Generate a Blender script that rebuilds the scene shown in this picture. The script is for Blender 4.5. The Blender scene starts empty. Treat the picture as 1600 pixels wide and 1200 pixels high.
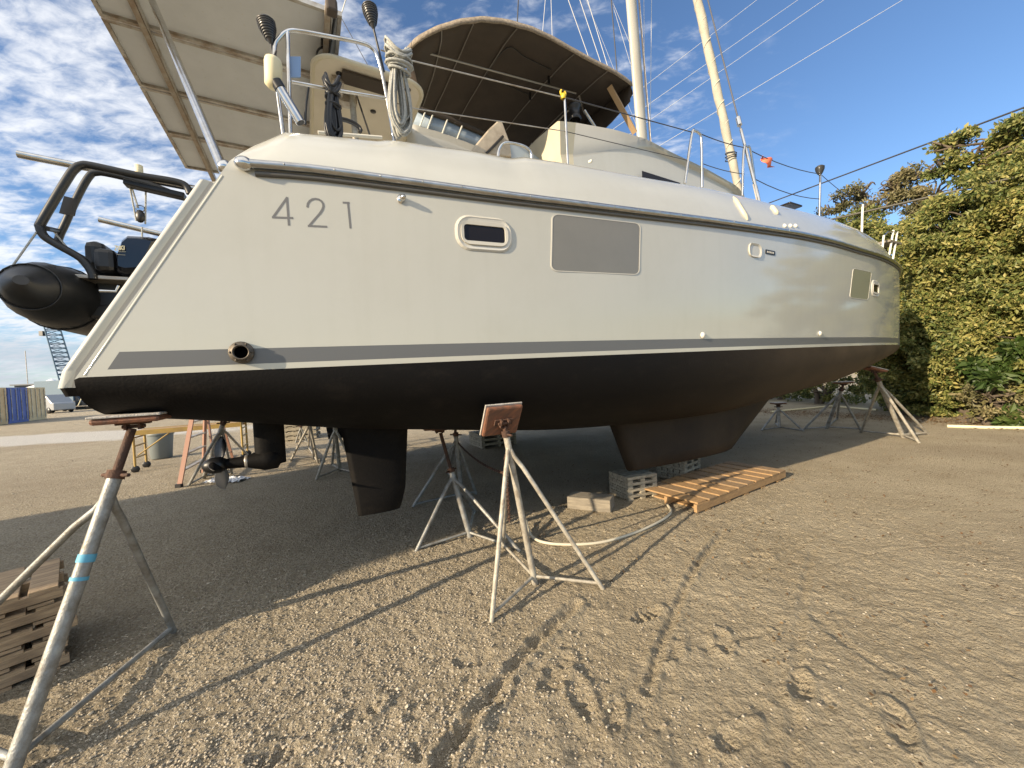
import bpy, math, random
import numpy as np
from mathutils import Vector, Matrix
random.seed(4); RNG=np.random.default_rng(4)
SC=bpy.context.scene; COL=SC.collection
rad=math.radians
# ------------------------------------------------------------------ camera, sky, sun, exposure
F=600.;H=1.65;PITCH=rad(-1.3);ROLL=rad(2.9);AZ=rad(28)
cam=bpy.data.objects.new('camera',bpy.data.cameras.new('camera'));COL.objects.link(cam)
cam.data.sensor_width=36;cam.data.lens=36*F/1600;cam.data.clip_start=.02;cam.data.clip_end=3000
cam.matrix_world=Matrix.Translation((0,0,H))@Matrix.Rotation(rad(90)+PITCH,4,'X')@Matrix.Rotation(-ROLL,4,'Z')
SC.camera=cam
SUN_AZ=rad(28+9.5);SUN_EL=rad(18.5)
W=bpy.data.worlds.new('World');SC.world=W;W.use_nodes=True
def build_world():
    nt=W.node_tree;N=nt.nodes;L=nt.links;N.clear()
    out=N.new('ShaderNodeOutputWorld');bg=N.new('ShaderNodeBackground');bg.inputs[1].default_value=.105
    sky=N.new('ShaderNodeTexSky');sky.sky_type='NISHITA';sky.sun_disc=False
    sky.sun_elevation=SUN_EL;sky.sun_rotation=math.atan2(-math.cos(SUN_AZ),-math.sin(SUN_AZ))
    sky.air_density=1.0;sky.dust_density=.1;sky.ozone_density=2.4
    tc=N.new('ShaderNodeTexCoord');sep=N.new('ShaderNodeSeparateXYZ');L.new(tc.outputs['Generated'],sep.inputs[0])
    def M(op,a,b=None,c=None):
        m=N.new('ShaderNodeMath');m.operation=op
        for i,v in enumerate((a,b,c)):
            if v is None: continue
            if isinstance(v,(int,float)): m.inputs[i].default_value=v
            else: L.new(v,m.inputs[i])
        return m.outputs[0]
    def ramp(v,a,b):
        m=N.new('ShaderNodeMapRange');m.interpolation_type='SMOOTHSTEP';L.new(v,m.inputs[0]);m.inputs[1].default_value=a;m.inputs[2].default_value=b;return m.outputs[0]
    X,Y,Z=sep.outputs
    zz=M('ADD',M('MAXIMUM',Z,0.0),.13)
    px=M('DIVIDE',X,zz);py=M('DIVIDE',Y,zz)
    cb=N.new('ShaderNodeCombineXYZ');L.new(px,cb.inputs[0]);L.new(py,cb.inputs[1])
    def noise(scale,det,rough,dist=0,rot=0,sc=(1,1,1),loc=(0,0,0)):
        mp=N.new('ShaderNodeMapping');mp.inputs['Rotation'].default_value=(0,0,rot);mp.inputs['Scale'].default_value=sc;mp.inputs['Location'].default_value=loc
        L.new(cb.outputs[0],mp.inputs[0]);n=N.new('ShaderNodeTexNoise');n.inputs['Scale'].default_value=scale;n.inputs['Detail'].default_value=det
        n.inputs['Roughness'].default_value=rough;n.inputs['Distortion'].default_value=dist;L.new(mp.outputs[0],n.inputs['Vector']);return n.outputs['Fac']
    n1=noise(3.4,9,.56,.25,rad(35),(1,1.9,1))
    n2=noise(14,6,.6,.4,rad(35),(1,1.7,1),(3,1,0))
    n3=noise(.8,3,.5,0,rad(20),(1,1,1),(5.3,2,0))
    f=M('ADD',M('ADD',M('MULTIPLY',n1,.56),M('MULTIPLY',n2,.33)),M('MULTIPLY',n3,.3))
    # clouds thin out towards the right of the view (clear sky in the east)
    az=M('DIVIDE',X,M('MAXIMUM',M('ADD',Y,.25),.05))
    side=M('ADD',M('MULTIPLY',ramp(az,.62,.25),.45),M('MULTIPLY',ramp(az,.3,-.7),.55))
    thr=M('ADD',M('MULTIPLY',side,.17),-.67)
    c=ramp(M('ADD',f,thr),-.03,.19)
    c=M('MULTIPLY',c,ramp(az,.62,.3))
    # grey bank low on the horizon, far left
    n4=noise(1.3,5,.55,0,0,(1,1,1),(1,7,0))
    bank=M('MULTIPLY',ramp(Z,.17,.05),ramp(M('ADD',M('MULTIPLY',n4,.6),M('MULTIPLY',ramp(az,0,-1.3),.45)),.42,.72))
    mu=N.new('ShaderNodeMixRGB');mu.blend_type='MULTIPLY';mu.inputs[0].default_value=1;L.new(sky.outputs[0],mu.inputs[1]);mu.inputs[2].default_value=(.80,.90,1.03,1)
    m1=N.new('ShaderNodeMixRGB');L.new(M('MULTIPLY',c,.88),m1.inputs[0]);L.new(mu.outputs[0],m1.inputs[1]);m1.inputs[2].default_value=(5.6,5.7,5.9,1)
    m2=N.new('ShaderNodeMixRGB');L.new(M('MULTIPLY',bank,.75),m2.inputs[0]);L.new(m1.outputs[0],m2.inputs[1]);m2.inputs[2].default_value=(2.7,3.0,3.5,1)
    # unseen broken cloud added behind the camera and overhead as fill light
    n5=noise(1.1,6,.6,.3,.4,(1,1,1),(9,2,0))
    bk=M('MULTIPLY',ramp(M('ADD',M('MULTIPLY',n5,.8),M('MULTIPLY',ramp(Y,.25,-.5),.35)),.36,.62),ramp(Z,.3,.62));bk=M('MULTIPLY',bk,ramp(Y,.5,.1))
    m3=N.new('ShaderNodeMixRGB');L.new(M('MULTIPLY',bk,.85),m3.inputs[0]);L.new(m2.outputs[0],m3.inputs[1]);m3.inputs[2].default_value=(8.6,8.4,8.0,1);m2=m3
    L.new(m2.outputs[0],bg.inputs[0]);L.new(bg.outputs[0],out.inputs[0])
build_world()
sd=bpy.data.lights.new('sun','SUN');sd.energy=5;sd.angle=rad(.6);sd.color=(1,.82,.58)
sun=bpy.data.objects.new('sun',sd);COL.objects.link(sun)
tr=Vector((math.cos(SUN_EL)*math.cos(SUN_AZ),math.cos(SUN_EL)*math.sin(SUN_AZ),-math.sin(SUN_EL)))
sun.rotation_euler=tr.to_track_quat('-Z','Y').to_euler();sun.location=(-20,-20,15)
SC.view_settings.view_transform='Standard';SC.view_settings.look='None';SC.view_settings.gamma=1
SC.view_settings.exposure=.85

# ------------------------------------------------------------------ measuring helpers (world metres; boat frame = x forward, y to port, z up)
O=np.array([-2.566,2.59,0.]);U=np.array([math.cos(AZ),math.sin(AZ),0]);V=np.array([-math.sin(AZ),math.cos(AZ),0]);CAM=np.array([0,0,H])
def ray(px,py):
    x=(px-800)/F;y=-(py-600)/F;c,s=math.cos(ROLL),math.sin(ROLL);xr=x*c+y*s;yr=-x*s+y*c
    cp,sp=math.cos(PITCH),math.sin(PITCH);return np.array([xr,cp-yr*sp,sp+yr*cp])
def toB(P): d=np.array(P)-O;return np.array([d@U,d@V,P[2]])
def toW(B): return O+U*B[0]+V*B[1]+np.array([0,0,B[2]])
def gp(px,py,z=0.): r=ray(px,py);return CAM+r*((z-H)/r[2])
def hz(px,py,z): return toB(gp(px,py,z))
def wp(px,py,y): r=ray(px,py);return toB(CAM+r*((y-(CAM-O)@V)/(r@V)))
def xp(px,py,x): r=ray(px,py);return toB(CAM+r*((x-(CAM-O)@U)/(r@U)))
WS=[(-.5,.68),(0,.735),(1,.84),(2,.925),(3,.985),(4,1.02),(5,1.035),(6,1.025),(7,.99),(8,.94),(9,.87),(10,.73),(11,.53),(11.5,.39),(12.2,.17),(12.62,.015),(13.5,-.4)]
def _cr(xs,tab):
    # smooth (Catmull-Rom) table lookup
    tx=[a for a,_ in tab];ty=[b for _,b in tab]
    if xs<=tx[0]: return ty[0]+(xs-tx[0])*(ty[1]-ty[0])/(tx[1]-tx[0])
    if xs>=tx[-1]: return ty[-1]+(xs-tx[-1])*(ty[-1]-ty[-2])/(tx[-1]-tx[-2])
    i=max(j for j in range(len(tx)-1) if tx[j]<=xs)
    h=tx[i+1]-tx[i];t=(xs-tx[i])/h
    m0=(ty[i+1]-ty[max(i-1,0)])/(tx[i+1]-tx[max(i-1,0)])*h
    k=min(i+2,len(tx)-1);m1=(ty[k]-ty[i])/(tx[k]-tx[i])*h
    return (2*t**3-3*t*t+1)*ty[i]+(t**3-2*t*t+t)*m0+(-2*t**3+3*t*t)*ty[i+1]+(t**3-t*t)*m1
def wid(x): return _cr(x,WS)
def flare(x): t=min(max((x-1.5)/4.5,0),1);return .012+.05*t*t*(3-2*t)
def hp(px,py,off=0.):
    y=-.9
    for i in range(40):
        b=wp(px,py,y);t=min(max((3.0-b[2])/1.1,0),1);y=.5*y-.5*(wid(b[0])*(1-flare(b[0])*t*t)+off)
    return b

# ------------------------------------------------------------------ mesh builder
class MB:
    def __init__(s): s.v=[];s.f=[];s.m=[];s.sm=[]
    def add(s,vs,fs,m=0,smooth=False):
        b=len(s.v);s.v+= [tuple(map(float,v)) for v in vs];s.f+=[tuple(b+i for i in f) for f in fs];s.m+=[m]*len(fs);s.sm+=[smooth]*len(fs);return s
    def box(s,c,d,rz=0,m=0,R=None):
        R=R or Matrix.Rotation(rz,3,'Z');c=Vector(c);vs=[c+R@Vector((sx*d[0]/2,sy*d[1]/2,sz*d[2]/2)) for sz in(-1,1) for sy in(-1,1) for sx in(-1,1)]
        return s.add(vs,[(0,2,3,1),(4,5,7,6),(0,1,5,4),(2,6,7,3),(0,4,6,2),(1,3,7,5)],m)
    def beam(s,a,b,w,h,m=0,up=(0,0,1)):
        a=Vector(a);b=Vector(b);d=(b-a);L=d.length;d.normalize();up=Vector(up);x=d.cross(up)
        if x.length<1e-4: x=d.cross(Vector((1,0,0)))
        x.normalize();z=x.cross(d);R=Matrix((x,d,z)).transposed();return s.box((a+b)/2,(w,L,h),m=m,R=R)
    def tube(s,pts,r,n=8,m=0,closed=False,cap=True):
        P=[Vector(map(float,p)) for p in pts];K=len(P);rr=r if isinstance(r,(list,tuple)) else [r]*K
        vs=[];prev=None
        for i,p in enumerate(P):
            if closed: t=P[(i+1)%K]-P[i-1]
            else: t=P[min(i+1,K-1)]-P[max(i-1,0)]
            t.normalize()
            if prev is None:
                a=Vector((0,0,1)) if abs(t.z)<.9 else Vector((1,0,0));x=t.cross(a).normalized()
            else:
                x=prev-t*prev.dot(t)
                if x.length<1e-6: x=t.cross(Vector((0,0,1)))
                x.normalize()
            prev=x;y=t.cross(x)
            for k in range(n):
                an=2*math.pi*k/n;vs.append(p+(x*math.cos(an)+y*math.sin(an))*rr[i])
        fs=[]
        for i in range(K if closed else K-1):
            j=(i+1)%K
            for k in range(n): fs.append((i*n+k,i*n+(k+1)%n,j*n+(k+1)%n,j*n+k))
        s.add(vs,fs,m,True)
        if cap and not closed:
            s.add(vs[:n],[tuple(range(n))[::-1]],m);s.add(vs[-n:],[tuple(range(n))],m)
        return s
    def lathe(s,prof,n=20,m=0,c=(0,0,0),axis=(0,0,1)):
        ax=Vector(axis).normalized();a=Vector((0,0,1)) if abs(ax.z)<.9 else Vector((1,0,0));x=ax.cross(a).normalized();y=ax.cross(x);c=Vector(c)
        vs=[c+ax*h+(x*math.cos(2*math.pi*k/n)+y*math.sin(2*math.pi*k/n))*r for r,h in prof for k in range(n)]
        fs=[(i*n+k,i*n+(k+1)%n,(i+1)*n+(k+1)%n,(i+1)*n+k) for i in range(len(prof)-1) for k in range(n)]
        return s.add(vs,fs,m,True)
    def ball(s,c,r,m=0,n=12):
        r=r if isinstance(r,(tuple,list)) else (r,r,r);vs=[];q=n//2
        for i in range(q+1):
            th=math.pi*i/q
            for k in range(n): vs.append((c[0]+r[0]*math.sin(th)*math.cos(2*math.pi*k/n),c[1]+r[1]*math.sin(th)*math.sin(2*math.pi*k/n),c[2]+r[2]*math.cos(th)))
        return s.add(vs,[(i*n+k,(i+1)*n+k,(i+1)*n+(k+1)%n,i*n+(k+1)%n) for i in range(q) for k in range(n)],m,True)
    def grid(s,rows,m=0,smooth=True,flip=False,mf=None):
        nr=len(rows);nc=len(rows[0]);vs=[p for r in rows for p in r];b=len(s.v)
        fs=[];ms=[]
        for i in range(nr-1):
            for j in range(nc-1):
                q=(i*nc+j,i*nc+j+1,(i+1)*nc+j+1,(i+1)*nc+j);fs.append(q[::-1] if flip else q);ms.append(mf(i,j) if mf else m)
        s.add(vs,fs,0,smooth);s.m[-len(ms):]=ms;return s
    def prism(s,poly,vec,m=0):
        a=[Vector(map(float,p)) for p in poly];v=Vector(vec);n=len(a);return s.add(a+[p+v for p in a],[tuple(range(n))[::-1],tuple(range(n,2*n))]+[(i,(i+1)%n,n+(i+1)%n,n+i) for i in range(n)],m)
    def build(s,name,mats,parent=None,bevel=0,solid=0,autosmooth=None):
        me=bpy.data.meshes.new(name);me.from_pydata(s.v,[],s.f)
        mats=mats if isinstance(mats,(list,tuple)) else [mats]
        for q in mats: me.materials.append(q)
        me.polygons.foreach_set('material_index',s.m);me.polygons.foreach_set('use_smooth',s.sm);me.update()
        o=bpy.data.objects.new(name,me);COL.objects.link(o)
        if parent: o.parent=parent
        if solid: md=o.modifiers.new('solid','SOLIDIFY');md.thickness=solid;md.offset=0
        if bevel: md=o.modifiers.new('bevel','BEVEL');md.width=bevel;md.segments=2;md.limit_method='ANGLE';md.angle_limit=rad(40)
        return o
def tag(o,label=None,cat=None,group=None,kind=None):
    if label:o['label']=label
    if cat:o['category']=cat
    if group:o['group']=group
    if kind:o['kind']=kind
    return o
def thing(name,label,cat,loc=(0,0,0),rz=0,group=None):
    o=bpy.data.objects.new(name,None);COL.objects.link(o);o.location=tuple(map(float,loc));o.rotation_euler=(0,0,rz);o.empty_display_size=.3;return tag(o,label,cat,group)
def copy_tree(o,parent=None):
    c=o.copy();COL.objects.link(c)
    if parent:c.parent=parent
    for ch in list(o.children):copy_tree(ch,c)
    return c
def smoothpath(P,k=6,closed=False):
    P=[Vector(map(float,p)) for p in P];n=len(P);out=[]
    for i in range(n if closed else n-1):
        g=(lambda j:P[j%n]) if closed else (lambda j:P[min(max(j,0),n-1)])
        a,b,c,d=g(i-1),g(i),g(i+1),g(i+2)
        for t in range(k):
            t/=k;out.append(.5*((2*b)+(c-a)*t+(2*a-5*b+4*c-d)*t*t+(3*b-a-3*c+d)*t**3))
    if not closed: out.append(P[-1])
    return out

# ------------------------------------------------------------------ materials
MATS={}
def mat(name,col,rough=.6,metal=0,noise=None,bump=0,bscale=30,coat=0,spec=.5,col2=None,nscale=4,stretch=(1,1,1),trans=0,alpha=1,extra=None,rvar=0,contrast=(.35,.65)):
    if name in MATS:return MATS[name]
    m=bpy.data.materials.new(name);m.use_nodes=True;nt=m.node_tree;N=nt.nodes;L=nt.links;p=N['Principled BSDF']
    p.inputs['Base Color'].default_value=(*col,1);p.inputs['Roughness'].default_value=rough;p.inputs['Metallic'].default_value=metal
    p.inputs['Specular IOR Level'].default_value=spec;p.inputs['Coat Weight'].default_value=coat;p.inputs['Coat Roughness'].default_value=.08
    p.inputs['Transmission Weight'].default_value=trans;p.inputs['Alpha'].default_value=alpha
    tc=N.new('ShaderNodeTexCoord');mp=N.new('ShaderNodeMapping');mp.inputs['Scale'].default_value=stretch;L.new(tc.outputs['Object'],mp.inputs[0])
    if col2:
        n=N.new('ShaderNodeTexNoise');n.inputs['Scale'].default_value=nscale;n.inputs['Detail'].default_value=8;n.inputs['Roughness'].default_value=.65;L.new(mp.outputs[0],n.inputs['Vector'])
        r=N.new('ShaderNodeMapRange');r.inputs[1].default_value=contrast[0];r.inputs[2].default_value=contrast[1];L.new(n.outputs['Fac'],r.inputs[0])
        x=N.new('ShaderNodeMixRGB');L.new(r.outputs[0],x.inputs[0]);x.inputs[1].default_value=(*col,1);x.inputs[2].default_value=(*col2,1);L.new(x.outputs[0],p.inputs['Base Color'])
        if rvar:
            q=N.new('ShaderNodeMapRange');q.inputs[3].default_value=rough-rvar;q.inputs[4].default_value=rough+rvar;L.new(n.outputs['Fac'],q.inputs[0]);L.new(q.outputs[0],p.inputs['Roughness'])
    if bump:
        n=N.new('ShaderNodeTexNoise');n.inputs['Scale'].default_value=bscale;n.inputs['Detail'].default_value=5;L.new(mp.outputs[0],n.inputs['Vector'])
        b=N.new('ShaderNodeBump');b.inputs['Strength'].default_value=bump;b.inputs['Distance'].default_value=.01;L.new(n.outputs['Fac'],b.inputs['Height']);L.new(b.outputs[0],p.inputs['Normal'])
    if extra:extra(nt,p,tc)
    MATS[name]=m;return m
def dirt(nt,p,tc):
    # faint vertical run-off streaks and blotches on the gelcoat
    N=nt.nodes;L=nt.links
    mp=N.new('ShaderNodeMapping');mp.inputs['Scale'].default_value=(5,5,.45);L.new(tc.outputs['Object'],mp.inputs[0])
    n=N.new('ShaderNodeTexNoise');n.inputs['Scale'].default_value=2.2;n.inputs['Detail'].default_value=7;L.new(mp.outputs[0],n.inputs['Vector'])
    r=N.new('ShaderNodeMapRange');r.inputs[1].default_value=.5;r.inputs[2].default_value=.78;r.inputs[4].default_value=.12;L.new(n.outputs['Fac'],r.inputs[0])
    n2=N.new('ShaderNodeTexNoise');n2.inputs['Scale'].default_value=1.3;n2.inputs['Detail'].default_value=9;n2.inputs['Roughness'].default_value=.7;L.new(tc.outputs['Object'],n2.inputs['Vector'])
    r2=N.new('ShaderNodeMapRange');r2.inputs[1].default_value=.45;r2.inputs[2].default_value=.7;r2.inputs[4].default_value=.2;L.new(n2.outputs['Fac'],r2.inputs[0])
    a=N.new('ShaderNodeMath');a.operation='ADD';L.new(r.outputs[0],a.inputs[0]);L.new(r2.outputs[0],a.inputs[1])
    x=N.new('ShaderNodeMixRGB');L.new(a.outputs[0],x.inputs[0]);c=p.inputs['Base Color'].default_value;x.inputs[1].default_value=tuple(c);x.inputs[2].default_value=(c[0]*.78,c[1]*.76,c[2]*.7,1);L.new(x.outputs[0],p.inputs['Base Color'])
    q=N.new('ShaderNodeMapRange');q.inputs[3].default_value=.05;q.inputs[4].default_value=.2;p.inputs['Coat Weight'].default_value=.25;L.new(n2.outputs['Fac'],q.inputs[0]);L.new(q.outputs[0],p.inputs['Roughness'])
GEL=mat('gelcoat',(.48,.478,.43),.3,extra=dirt)
DECK=mat('deck gelcoat',(.46,.463,.43),.4,extra=dirt)
CREAM=mat('cream gelcoat',(.56,.51,.38),.45,col2=(.5,.45,.33),nscale=3)
STRIPE=mat('grey stripe',(.125,.13,.135),.38)
def bounce_and_wear(nt,p,tc):  # bow lightening paints in light bounced off the ground; blotches are paint variation
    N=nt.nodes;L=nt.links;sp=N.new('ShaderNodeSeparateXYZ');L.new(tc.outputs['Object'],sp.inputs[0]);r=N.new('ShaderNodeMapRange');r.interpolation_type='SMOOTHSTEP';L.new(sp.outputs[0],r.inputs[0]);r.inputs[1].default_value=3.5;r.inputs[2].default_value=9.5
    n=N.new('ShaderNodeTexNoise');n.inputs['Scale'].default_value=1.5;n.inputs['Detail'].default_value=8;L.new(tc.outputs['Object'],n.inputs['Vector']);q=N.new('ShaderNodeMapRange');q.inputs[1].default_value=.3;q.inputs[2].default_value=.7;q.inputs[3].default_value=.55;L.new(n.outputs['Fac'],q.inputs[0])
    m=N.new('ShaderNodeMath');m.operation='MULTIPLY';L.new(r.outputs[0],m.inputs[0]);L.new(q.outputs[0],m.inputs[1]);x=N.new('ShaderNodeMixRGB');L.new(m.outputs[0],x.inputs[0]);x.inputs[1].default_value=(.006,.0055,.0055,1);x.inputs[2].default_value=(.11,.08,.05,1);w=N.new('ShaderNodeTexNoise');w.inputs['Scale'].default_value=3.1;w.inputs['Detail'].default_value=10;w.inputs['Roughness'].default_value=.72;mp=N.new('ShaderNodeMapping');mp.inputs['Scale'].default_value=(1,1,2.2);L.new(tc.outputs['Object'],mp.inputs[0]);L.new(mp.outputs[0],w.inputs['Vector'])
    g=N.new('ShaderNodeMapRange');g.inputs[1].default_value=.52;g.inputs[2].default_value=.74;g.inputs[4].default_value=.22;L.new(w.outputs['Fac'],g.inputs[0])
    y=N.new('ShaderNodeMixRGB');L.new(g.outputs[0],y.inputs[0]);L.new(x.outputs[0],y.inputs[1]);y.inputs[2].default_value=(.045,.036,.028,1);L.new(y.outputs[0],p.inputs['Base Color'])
ANTI=mat('antifouling',(.008,.0075,.0075),.65,bump=.2,bscale=60,spec=.14,extra=bounce_and_wear)
ANTIBOW=mat('antifouling bounce brown',(.017,.012,.009),.65,col2=(.035,.025,.016),nscale=1.4,bump=.2,bscale=60,spec=.3)  # brown tone paints in light bounced up from the sunlit ground
STEEL=mat('stainless',(.62,.63,.64),.18,metal=1,col2=(.5,.47,.42),nscale=9)
RAIL=mat('rub rail',(.5,.505,.51),.3,metal=1,col2=(.36,.355,.35),nscale=12,stretch=(1,3,3))
RUBBER=mat('black rubber',(.009,.010,.011),.42,col2=(.016,.017,.019),nscale=6)
BLACK=mat('black plastic',(.012,.012,.013),.4)
GLASS=mat('dark glass',(.014,.011,.010),.12,spec=.35)
HWIN=mat('grey window film',(.20,.195,.175),.25,col2=(.18,.176,.158),nscale=2)
SEAL=mat('white window trim',(.52,.50,.44),.35)
NUMB=mat('grey lettering',(.15,.15,.15),.45)
GALV=mat('galvanised tube',(.34,.35,.34),.5,metal=.35,col2=(.19,.175,.15),nscale=12,bump=.3,bscale=90,rvar=.12)
GALVY=mat('weathered cream tube',(.44,.42,.36),.55,metal=.15,col2=(.22,.19,.15),nscale=13,bump=.3,bscale=90)
RUST=mat('rust',(.10,.048,.028),.85,col2=(.05,.028,.02),nscale=14,bump=.6,bscale=80)
PADW=mat('orange painted pad',(.25,.10,.05),.75,col2=(.10,.055,.038),nscale=9,stretch=(1,6,1),bump=.4,bscale=40)
PADE=mat('pad carpet edge',(.55,.52,.48),.9,col2=(.35,.32,.28),nscale=20,bump=.6,bscale=90)
WOODG=mat('weathered wood',(.46,.33,.2),.85,col2=(.22,.155,.095),nscale=5,stretch=(1,9,9),bump=.6,bscale=25)
WOODY=mat('new pine',(.38,.24,.11),.75,col2=(.27,.165,.08),nscale=5,stretch=(2,9,9),bump=.35,bscale=25)
WOODC=mat('pale crib wood',(.46,.40,.29),.85,col2=(.2,.18,.14),nscale=6,stretch=(2,6,6),bump=.5,bscale=30)
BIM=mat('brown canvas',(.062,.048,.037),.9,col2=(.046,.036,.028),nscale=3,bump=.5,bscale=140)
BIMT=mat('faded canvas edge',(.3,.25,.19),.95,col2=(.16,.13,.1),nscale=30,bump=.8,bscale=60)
PANELB=mat('solar backsheet',(.58,.60,.62),.5,col2=(.53,.55,.57),nscale=3)
ALU=mat('dull aluminium',(.5,.49,.46),.42,metal=.6,col2=(.26,.2,.14),nscale=6,rvar=.1)
RUSTYALU=mat('rust stained frame',(.27,.2,.14),.6,metal=.3,col2=(.38,.34,.28),nscale=10)
ROPEW=mat('pale rope',(.5,.5,.46),.85,col2=(.3,.31,.3),nscale=60,bump=.7,bscale=300)
WIRE=mat('dark wire',(.04,.04,.045),.5)
WIREL=mat('pale wire',(.6,.6,.58),.5)
MASTW=mat('mast paint',(.44,.43,.38),.35,col2=(.36,.34,.29),nscale=2,stretch=(1,1,.3))
SAILC=mat('furled sail cloth',(.47,.445,.37),.8,col2=(.36,.335,.27),nscale=3,stretch=(1,1,.6),bump=.6,bscale=12)
YEL=mat('yellow plastic',(.7,.5,.03),.45);BLUE=mat('blue tape',(.1,.35,.5),.6);ORFL=mat('orange ribbon',(.85,.2,.1),.7)
TAN=mat('tan vinyl',(.36,.25,.14),.6);BEIGE=mat('beige cushion panel',(.5,.43,.33),.7,col2=(.36,.3,.23),nscale=8)
VINYL=mat('clear vinyl',(.30,.36,.42),.12,spec=.7)
WHITEP=mat('white plastic',(.68,.66,.58),.4)
BRONZE=mat('exhaust bronze',(.15,.13,.105),.55,metal=.6,col2=(.08,.068,.055),nscale=30)

# ------------------------------------------------------------------ ground
def vnoise(x,y,scale,seed,octv=4,rough=.5):
    r=np.random.default_rng(seed);out=np.zeros_like(x);amp=1.;tot=0
    for o in range(octv):
        g=r.random((257,257));X=(x*scale*2**o)%256;Y=(y*scale*2**o)%256;i=np.floor(X).astype(int);j=np.floor(Y).astype(int);fx=X-i;fy=Y-j
        fx=fx*fx*(3-2*fx);fy=fy*fy*(3-2*fy);i1=i+1;j1=j+1
        out+=amp*((g[i,j]*(1-fx)+g[i1,j]*fx)*(1-fy)+(g[i,j1]*(1-fx)+g[i1,j1]*fx)*fy-.5);tot+=amp;amp*=rough
    return out/tot
TRACKS=[  # (pixel path on the ground, half width m, depth m)
 ([(690,1190),(760,1090),(830,1010),(900,945)],.032,.034),([(1010,1080),(1040,990),(1085,890),(1130,830)],.022,.018),
 ([(1240,1200),(1245,1050),(1255,930),(1270,860)],.02,.009),([(900,1180),(1000,1060),(1060,1000)],.03,.008),
 ([(1100,1010),(1200,985)],.02,.007),([(1090,880),(1150,825),(1230,790)],.03,.012),([(1170,905),(1240,860),(1320,815)],.02,.009),
 ([(1270,960),(1330,1010),(1420,1060)],.03,.01),([(640,1120),(700,1100),(760,1020)],.02,.006),([(1300,880),(1420,855),(1560,850)],.02,.005)]
FOOT=[(745,1030,20,.13),(870,1050,60,.15),(700,1150,30,.16),(905,1085,100,.13),(960,1120,70,.1),(1050,1020,40,.1),(1130,1000,70,.1),(1250,1075,50,.11),(1150,1150,20,.12),(1400,1130,60,.12),(560,1120,40,.12),(430,1180,10,.12),(1010,960,30,.12),(1190,870,0,.1),(780,1080,70,.12),(720,1185,60,.12)]
def ground_z(x,y):
    d=np.hypot(x,y);near=np.clip(1.5-d/9,0,1)
    z=.018*vnoise(x+40,y+40,.5,1,3)+near*(.018*vnoise(x+40,y+40,4,2,3)+.020*vnoise(x+40,y+40,16,3,3,.65)+.012*vnoise(x+40,y+40,34,4,2,.6))
    ch=vnoise(x+40,y+40,6,9,3);z+=near*.02*np.clip(np.abs(ch)-.12,0,1)*np.clip(vnoise(x+40,y+40,.8,10,2)*4+.5,0,1)
    for P,w,dp in TRACKS:
        P=smoothpath([gp(*p) for p in P],8)
        best=np.full_like(x,9.)
        for a,b in zip(P[:-1],P[1:]):
            vx,vy=b.x-a.x,b.y-a.y;L2=vx*vx+vy*vy+1e-9;t=np.clip(((x-a.x)*vx+(y-a.y)*vy)/L2,0,1);best=np.minimum(best,np.hypot(x-a.x-t*vx,y-a.y-t*vy))
        best=best+.012*vnoise(x+40,y+40,12,5,2)
        z+=-dp*np.exp(-(best/w)**2)+dp*.55*np.exp(-((best-w*1.9)/(w*.7))**2)
    for k,(px,py,a,L) in enumerate(FOOT):
        c=gp(px,py);a=rad(a);dx=(x-c[0])*math.cos(a)+(y-c[1])*math.sin(a);dy=-(x-c[0])*math.sin(a)+(y-c[1])*math.cos(a)
        q=np.hypot(dx/L,dy/(L*.42))+.5*vnoise(x+40,y+40,13,20+k,3);z+=-.018*np.exp(-np.clip(q,0,9)**4)*(1+.8*np.sin(dx*110+6*vnoise(x+40,y+40,9,60+k,2)))*np.clip(.5+3*vnoise(x+40,y+40,7,80+k,2),0,1.6)+.014*np.exp(-((q-1.25)/.28)**2)
    return z
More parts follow.
